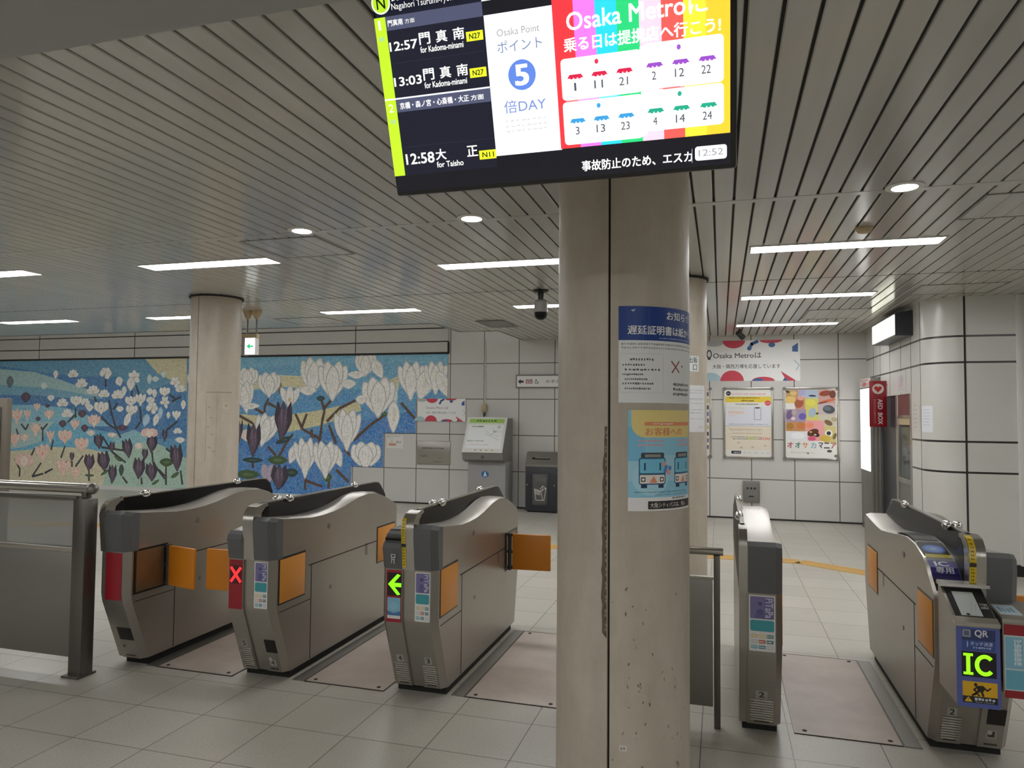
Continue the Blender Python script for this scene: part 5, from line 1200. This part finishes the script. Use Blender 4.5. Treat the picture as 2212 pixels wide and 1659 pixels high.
        if 'sticker' in h:
            p = Print(.001); p.rect(6, 6, wd - 4, 258, (226, 226, 222), 5); x0, x1 = 11, wd - 9
            k = x1 - x0
            p.rect(x0, 12, x1, 112, (124, 118, 164), 4); p.ell(x0 + k * .42, 44, 9, 9, (86, 82, 132)); p.ell(x0 + k * .42, 82, k * .16, 15, (96, 92, 140)); p.rect(x0 + k * .2, 92, x0 + k * .72, 110, (104, 100, 148))
            p.rect(x0 + k * .60, 14, x1, 110, (112, 108, 158)); p.fit('PiTaPa', x0 + k * .64, 18, x1 - 5, 106, (214, 212, 228), .01, rot=1)
            p.rect(x0, 118, x1, 168, (66, 160, 170), 8)
            for i, c in enumerate(((222, 196, 142), (226, 206, 150), (66, 130, 140), (206, 206, 196), (196, 96, 80), (60, 130, 140), (110, 180, 190), (70, 150, 170), (206, 210, 206))):
                px, py = x0 + 2 + (i % 3) * k / 3, 182 + (i // 3) * 25; p.rect(px, py, px + k / 3 - 5, py + 15, c, 3); p.scrib(px + 2, py + 4, px + k / 3 - 8, py + 11, (236, 236, 232), 3, i)
            p.build('sticker', M['sticker'], t, front)
        if 'red' in h:
            p = Print(.001); p.rect(4, 4, wd - 4, 272, (158, 26, 42)); 
            if h['red'] == 'x': p.rect(12, 34, wd - 12, 134, (72, 22, 28))
            if h['red'] == 'arrow':
                p.rect(10, 18, wd - 4, 136, (34, 18, 22)); p.rect(11, 146, wd - 9, 254, (132, 190, 214)); p.rect(11, 238, wd - 9, 254, (226, 226, 224)); p.poly([(11, 216), (wd / 2, 226), (wd - 9, 214), (wd - 9, 238), (11, 238)], (70, 120, 176))
                p.ell(wd * .5, 190, 26, 20, (150, 200, 220))
            ip_ = p.build('indicator_panel', M['sticker'], t, front)
            q = Print(.001); w2 = wd
            if h['red'] == 'x':
                for a, b in (((18, 48), (w2 - 18, 122)), ((w2 - 18, 48), (18, 122))): q.line([a, b], 16, (228, 40, 44))
                q.build('led_symbol', M['led'], ip_, facing_front(a0, slant_y(.5, yo) - .0022, .69))
            if h['red'] == 'arrow':
                q._put([[(14, 78), (66, 24), (84, 30), (40, 78)], [(14, 78), (40, 78), (84, 128), (66, 132)], [(34, 70), (w2 - 6, 70), (w2 - 6, 90), (34, 90)]], (120, 246, 20))
                q.build('led_symbol', M['led'], ip_, facing_front(a0, slant_y(.5, yo) - .0022, .69))
        sl = lambda u, v, hh, a0=a0: (a0 + u, slant_y(.40 + v, yo) - hh - .0008, .40 + v)
        if 'num' in h:
            zc = h.get('numz', 178)
            p = Print(.001); p.rect(wd * .30, zc - 6, wd * .72, zc + 36, (168, 165, 158)); p.fit(h['num'], wd * .41, zc + 1, wd * .61, zc + 29, (62, 60, 56), .02)
            p.build('number_plate', M['sticker'], t, sl)
        if 'vent' in h:
            mb = MB()
            for i in range(9):
                z = .175 - i * .013
                y = slant_y(z, yo)
                mb.box((a0 + .012, y - .006, z - .0035), (a0 + wd / 1000 - .006, y + .004, z + .0035), .001)
            mb.build('vent_slats', M['silver'], t)
        p = Print(.001); p.rect(wd * .25, 333, wd * .8, 342, (66, 62, 58)); p.build('maker_plate', M['sticker'], t, sl)
        if 'slot' in h:
            x0, x1 = a0 + .012, a0 + wd / 1000 - .012
            mb = MB(); mb.loft([[(x, slant_y(z, yo) + d, z) for x, z in ((x0 + .012, .165), (x1 + .012, .165), (x1 + .012, .242), (x0 + .012, .242))] for d in (-.003, .006)])
            mb.build('return_slot', M['black'], t, smooth=False)
            mb = MB(); y = slant_y(.125, yo); mb.cyl((a0 + .04, y - .005, .125), (a0 + .04, y + .006, .125), .010, n=14); mb.build('key_lock', M['silver'], t)
        if h.get('hood'):
            x0, x1 = min(xi, xm) - .02, max(xi, xm)
            x0 = cx - HW + .012
            MB().prism(Y([(3.452, .80), (3.44, .842), (3.458, .868), (3.50, .885), (3.62, .892), (3.70, .878), (3.70, .80)]), x0 + .012, x1 - .004).build('hood', M['grey_cap'], t)
            MB().prism(Y([(3.4395, .838), (3.4395, .850), (3.50, .887), (3.50, .876)]), x0 + .012, x1 - .004).build('reader_window', M['smoke'], t)
            p = Print(.001); c = (206, 206, 204); p.frame(0, 0, 26, 18, 4, c); p.line([(6, 16), (4, 46)], 4, c); p.line([(19, 16), (19, 48)], 4, c); p.line([(6, 28), (20, 28)], 4, c)
            p.build('hood_symbol', M['sticker'], t, facing_front(a0 + .038, 3.4205 + yo, .772))
            p = Print(.001); p.rect(0, 0, 24, 250, (214, 186, 40)); p.rect(0, 128, 24, 146, (40, 36, 26))
            for i in range(16):
                if i != 8: p.scrib(6, 8 + i * 15, 18, 17 + i * 15, (110, 90, 30), 2, i)
            build_bent(p, 'caution_tape', M['sticker'], t, lambda u, v, hh: (cx - FW - .002 + u, *fin_front(.955 + v, yo, hh)), [q - .955 for q in (.90, .945)])
    return t

gate(-3.412, -.10, 'R', 'ticket gate nearest the left railing, with one orange flap swung open', {'domes': [(0, 3.75), (.006, 4.62)], 'R': {'red': 'plain', 'slot': 1, 'near': .275, 'swing': -13}})
gate(-2.49, -.04, 'LR', 'double ticket gate showing a red cross', {'domes': [(-.014, 3.72), (.014, 3.80), (0, 4.62)], 'L': {'red': 'x', 'num': '5', 'vent': 1, 'near': .295, 'yh': 3.665}, 'R': {'sticker': 1, 'slot': 1, 'num': '4', 'numz': 285}})
gate(-1.555, 0, 'LR', 'double ticket gate showing a green left arrow, left of the nearest column', {'domes': [(-.014, 3.80), (.012, 3.87), (-.012, 4.62)], 'L': {'red': 'arrow', 'num': '4', 'vent': 1, 'hood': 1}, 'R': {'sticker': 1, 'num': '3', 'vent': 1, 'far': .30, 'swing': 4}})
gate(.112, .05, 'R', 'single narrow ticket gate numbered 2 right of the nearest column', {'domes': [(-.008, 3.84), (.012, 4.6)], 'R': {'sticker': 1, 'num': '2', 'vent': 1}})
g1 = gate(1.055, .10, 'LR', 'ticket gate at far right with reader boxes and a lit green display', {'domes': [(-.018, 3.79), (.018, 3.77), (-.01, 4.63)], 'L': {'top': 'IC', 'cap': False, 'num': '2', 'vent': 1}, 'R': {'slot': 1, 'num': '1', 'numz': 270, 'near': .30, 'swing': 4}})

# reader pads and boxes of the far right gate
yo = .10
def ic_top(z_y):
    prof = TOP_IC
    for (ya, za), (yb, zb) in zip(prof, prof[1:]):
        if ya <= z_y <= yb: return za + (zb - za) * (z_y - ya) / (yb - ya)
    return prof[0][1]
def ic(u, v, h):           # u across, v back from the front edge (y measured on the gate)
    y = 3.46 + v; return (.905 + u, y + yo - h * .55, ic_top(y) + h * .85)
p = Print(.001, up=True)
p.rect(0, 0, 112, 52, (16, 15, 16)); p.rect(0, 52, 112, 78, (44, 40, 96)); p.rect(0, 78, 112, 152, (62, 58, 132))
p.fit('IC', 26, 146, 80, 112, (232, 232, 240), .02); p.fit('専用', 22, 104, 92, 80, (232, 232, 240), .02)
p.rect(0, 152, 112, 176, (120, 118, 120)); p.rect(4, 178, 108, 202, (214, 200, 60)); p.scrib(10, 184, 100, 196, (150, 136, 40), 9, 2)
p.rect(0, 206, 112, 330, (16, 16, 22)); p.ell(56, 264, 48, 44, (66, 104, 186)); p.ell(56, 264, 38, 34, (104, 140, 206)); p.rect(42, 250, 70, 278, (150, 176, 206), 5)
p.rect(0, 336, 112, 372, (106, 104, 102)); p.rect(0, 380, 112, 760, (40, 39, 38)); p.rect(8, 400, 104, 470, (70, 68, 66)); p.rect(8, 490, 104, 600, (30, 30, 30))
cutb = [[v - 3.46 for v, z in TOP_IC]]
# split the strip where the top bends so that it lies on it
build_bent(p, 'reader_pad', M['sticker'], g1, lambda u, v, h: ic(u, v, h + .001), [y - 3.46 for y, z in TOP_IC if 3.46 < y < 4.3])
p = Print(.001); p.rect(0, 0, 26, 250, (220, 190, 40)); p.rect(0, 104, 26, 122, (56, 50, 30))
for i in range(16):
    if i != 7: p.scrib(6, 8 + i * 15, 20, 17 + i * 15, (120, 98, 30), 2, i)
build_bent(p, 'caution_tape', M['sticker'], g1, lambda u, v, h: (1.055 - FW + .002 + u, *fin_front(.985 - .25 * (-v / .25), yo, h)), [q - .985 for q in (.90, .945, .977)])
# left reader box with slanted top
bx0, bx1, yf, yb = .908, 1.062, 3.31, 3.55
lb_ = MB().prism([(yf, .355), (yf, .672), (yf + .012, .682), (yb - .02, .782), (yb, .782), (yb, .355)], bx0, bx1).build('reader_box', M['steel'], g1)
MB().prism([(yb - .045, .779), (yb - .04, .792), (yb + .005, .797), (yb + .005, .782)], bx0 - .006, bx1 + .03).build('reader_lip', M['silver'], g1)
MB().prism([(yf - .006, .668), (yf - .006, .683), (yf + .03, .697), (yf + .03, .676)], bx0 - .004, bx1 + .002).build('reader_lip', M['silver'], g1)
def slope(u, v, h): k = v / .231; return (bx0 + u, yf + .012 + .208 * k - (h + .0006) * .43, .682 + .100 * k + (h + .0006) * .9)
p = Print(.001, up=True); p.rect(10, 22, 152, 206, (18, 18, 18)); p.rect(34, 36, 112, 186, (188, 194, 190)); p.line([(70, 40), (92, 120)], 2, (160, 166, 164)); p.line([(86, 36), (104, 118)], 2, (165, 170, 168)); p.ell(60, 44, 7, 7, (40, 44, 40)); p.rect(118, 84, 146, 116, (150, 150, 146)); p.scrib(119, 88, 146, 112, (30, 30, 30), 3)
p.build('code_reader', M['sticker'], lb_, slope)
BW = (bx1 - bx0) * 1000
p = Print(.001); p.rect(0, 0, BW, 316, (86, 98, 166), 5); p.rect(20, 8, BW - 16, 56, (50, 60, 104)); p.rect(22, 10, 52, 40, (150, 156, 170), 3); p.rect(28, 16, 46, 34, (96, 104, 130), 2)
p.fit('QR', 66, 10, 112, 40, (226, 226, 236), .02); p.rect(20, 52, BW - 16, 92, (58, 84, 150)); p.fit('タッチ決済', 50, 56, 128, 72, (206, 212, 232), .01); p.scrib(60, 76, 124, 84, (180, 190, 220), 7, 3)
for r_ in (6, 11, 16): p.ell(34, 68, r_ * .5, r_, (190, 198, 226), n=14, a0=-60, a1=60) if r_ == 16 else None
p.rect(18, 96, BW - 14, 196, (26, 22, 24)); p.rect(20, 214, BW - 12, 272, (226, 178, 30)); p.rect(20, 272, BW - 12, 298, (30, 30, 34)); p.poly([(26, 294), (40, 274), (54, 294)], (226, 186, 40)); p.rect(39, 280, 41, 288, (30, 30, 34)); p.scrib(62, 276, 136, 288, (214, 216, 222), 6, 5); p.scrib(64, 291, 130, 295, (160, 160, 166), 9, 2)
K = (40, 30, 22)
p.ell(66, 226, 6, 7, K); p.poly([(70, 230), (92, 228), (98, 244), (90, 254), (72, 250)], K); p.line([(92, 232), (106, 246), (118, 236)], 6, K); p.line([(74, 232), (60, 246), (72, 256)], 6, K); p.line([(86, 250), (92, 268)], 8, K); p.line([(78, 250), (64, 262), (54, 268)], 8, K); p.line([(66, 256), (78, 268)], 6, K)
p.build('front_poster', M['sticker'], lb_, facing_front(bx0, yf - .0012, .664))
q = Print(.001)
q._put([[(24, 104), (58, 104), (58, 114), (48, 114), (48, 178), (58, 178), (58, 188), (24, 188), (24, 178), (34, 178), (34, 114), (24, 114)]], (130, 240, 20))
ring = [(100 + 36 * math.cos(R(a)), 147 + 42 * math.sin(R(a))) for a in range(42, 319, 12)] + [(100 + 21 * math.cos(R(a)), 147 + 27 * math.sin(R(a))) for a in range(318, 41, -12)]
q._put([ring], (130, 240, 20))
q.build('led_text', M['led'], lb_, facing_front(bx0, yf - .0024, .664))
# right reader box
b0, b1 = 1.078, 1.30
rb_ = MB().prism([(3.33, .41), (3.33, .695), (3.345, .705), (3.56, .725), (3.56, .41)], b0, b1).build('reader_box', M['steel'], g1)
MB().prism([(3.322, .690), (3.322, .704), (3.345, .711), (3.345, .698)], b0 - .003, b1 + .003).build('reader_lip', M['silver'], g1)
p = Print(.001); p.rect(0, 4, 76, 292, (150, 26, 40)); p.rect(0, 46, 76, 262, (206, 214, 214)); p.rect(4, 52, 66, 176, (132, 186, 208)); p.rect(4, 182, 66, 258, (108, 178, 196)); p.scrib(36, 60, 60, 170, (206, 226, 232), 4, 2)
for i in range(6): p.scrib(34, 60 + i * 18, 62, 72 + i * 18, (214, 230, 236), 3, i)
p.build('front_poster', M['sticker'], rb_, facing_front(b0 + .004, 3.3288, .685))
MB().box((b0 + .092, 3.322, .46), (b1 - .01, 3.332, .67), .004).build('side_pad', M['amber'], rb_)
p = Print(.001, up=True); p.rect(10, 30, 90, 150, (196, 214, 220)); p.scrib(20, 60, 80, 120, (130, 160, 176), 4, 2)
p.build('reader_label', M['sticker'], rb_, lambda u, v, h: (b0 + u, 3.345 + v - h * .1, .7055 + v * .093 + h))
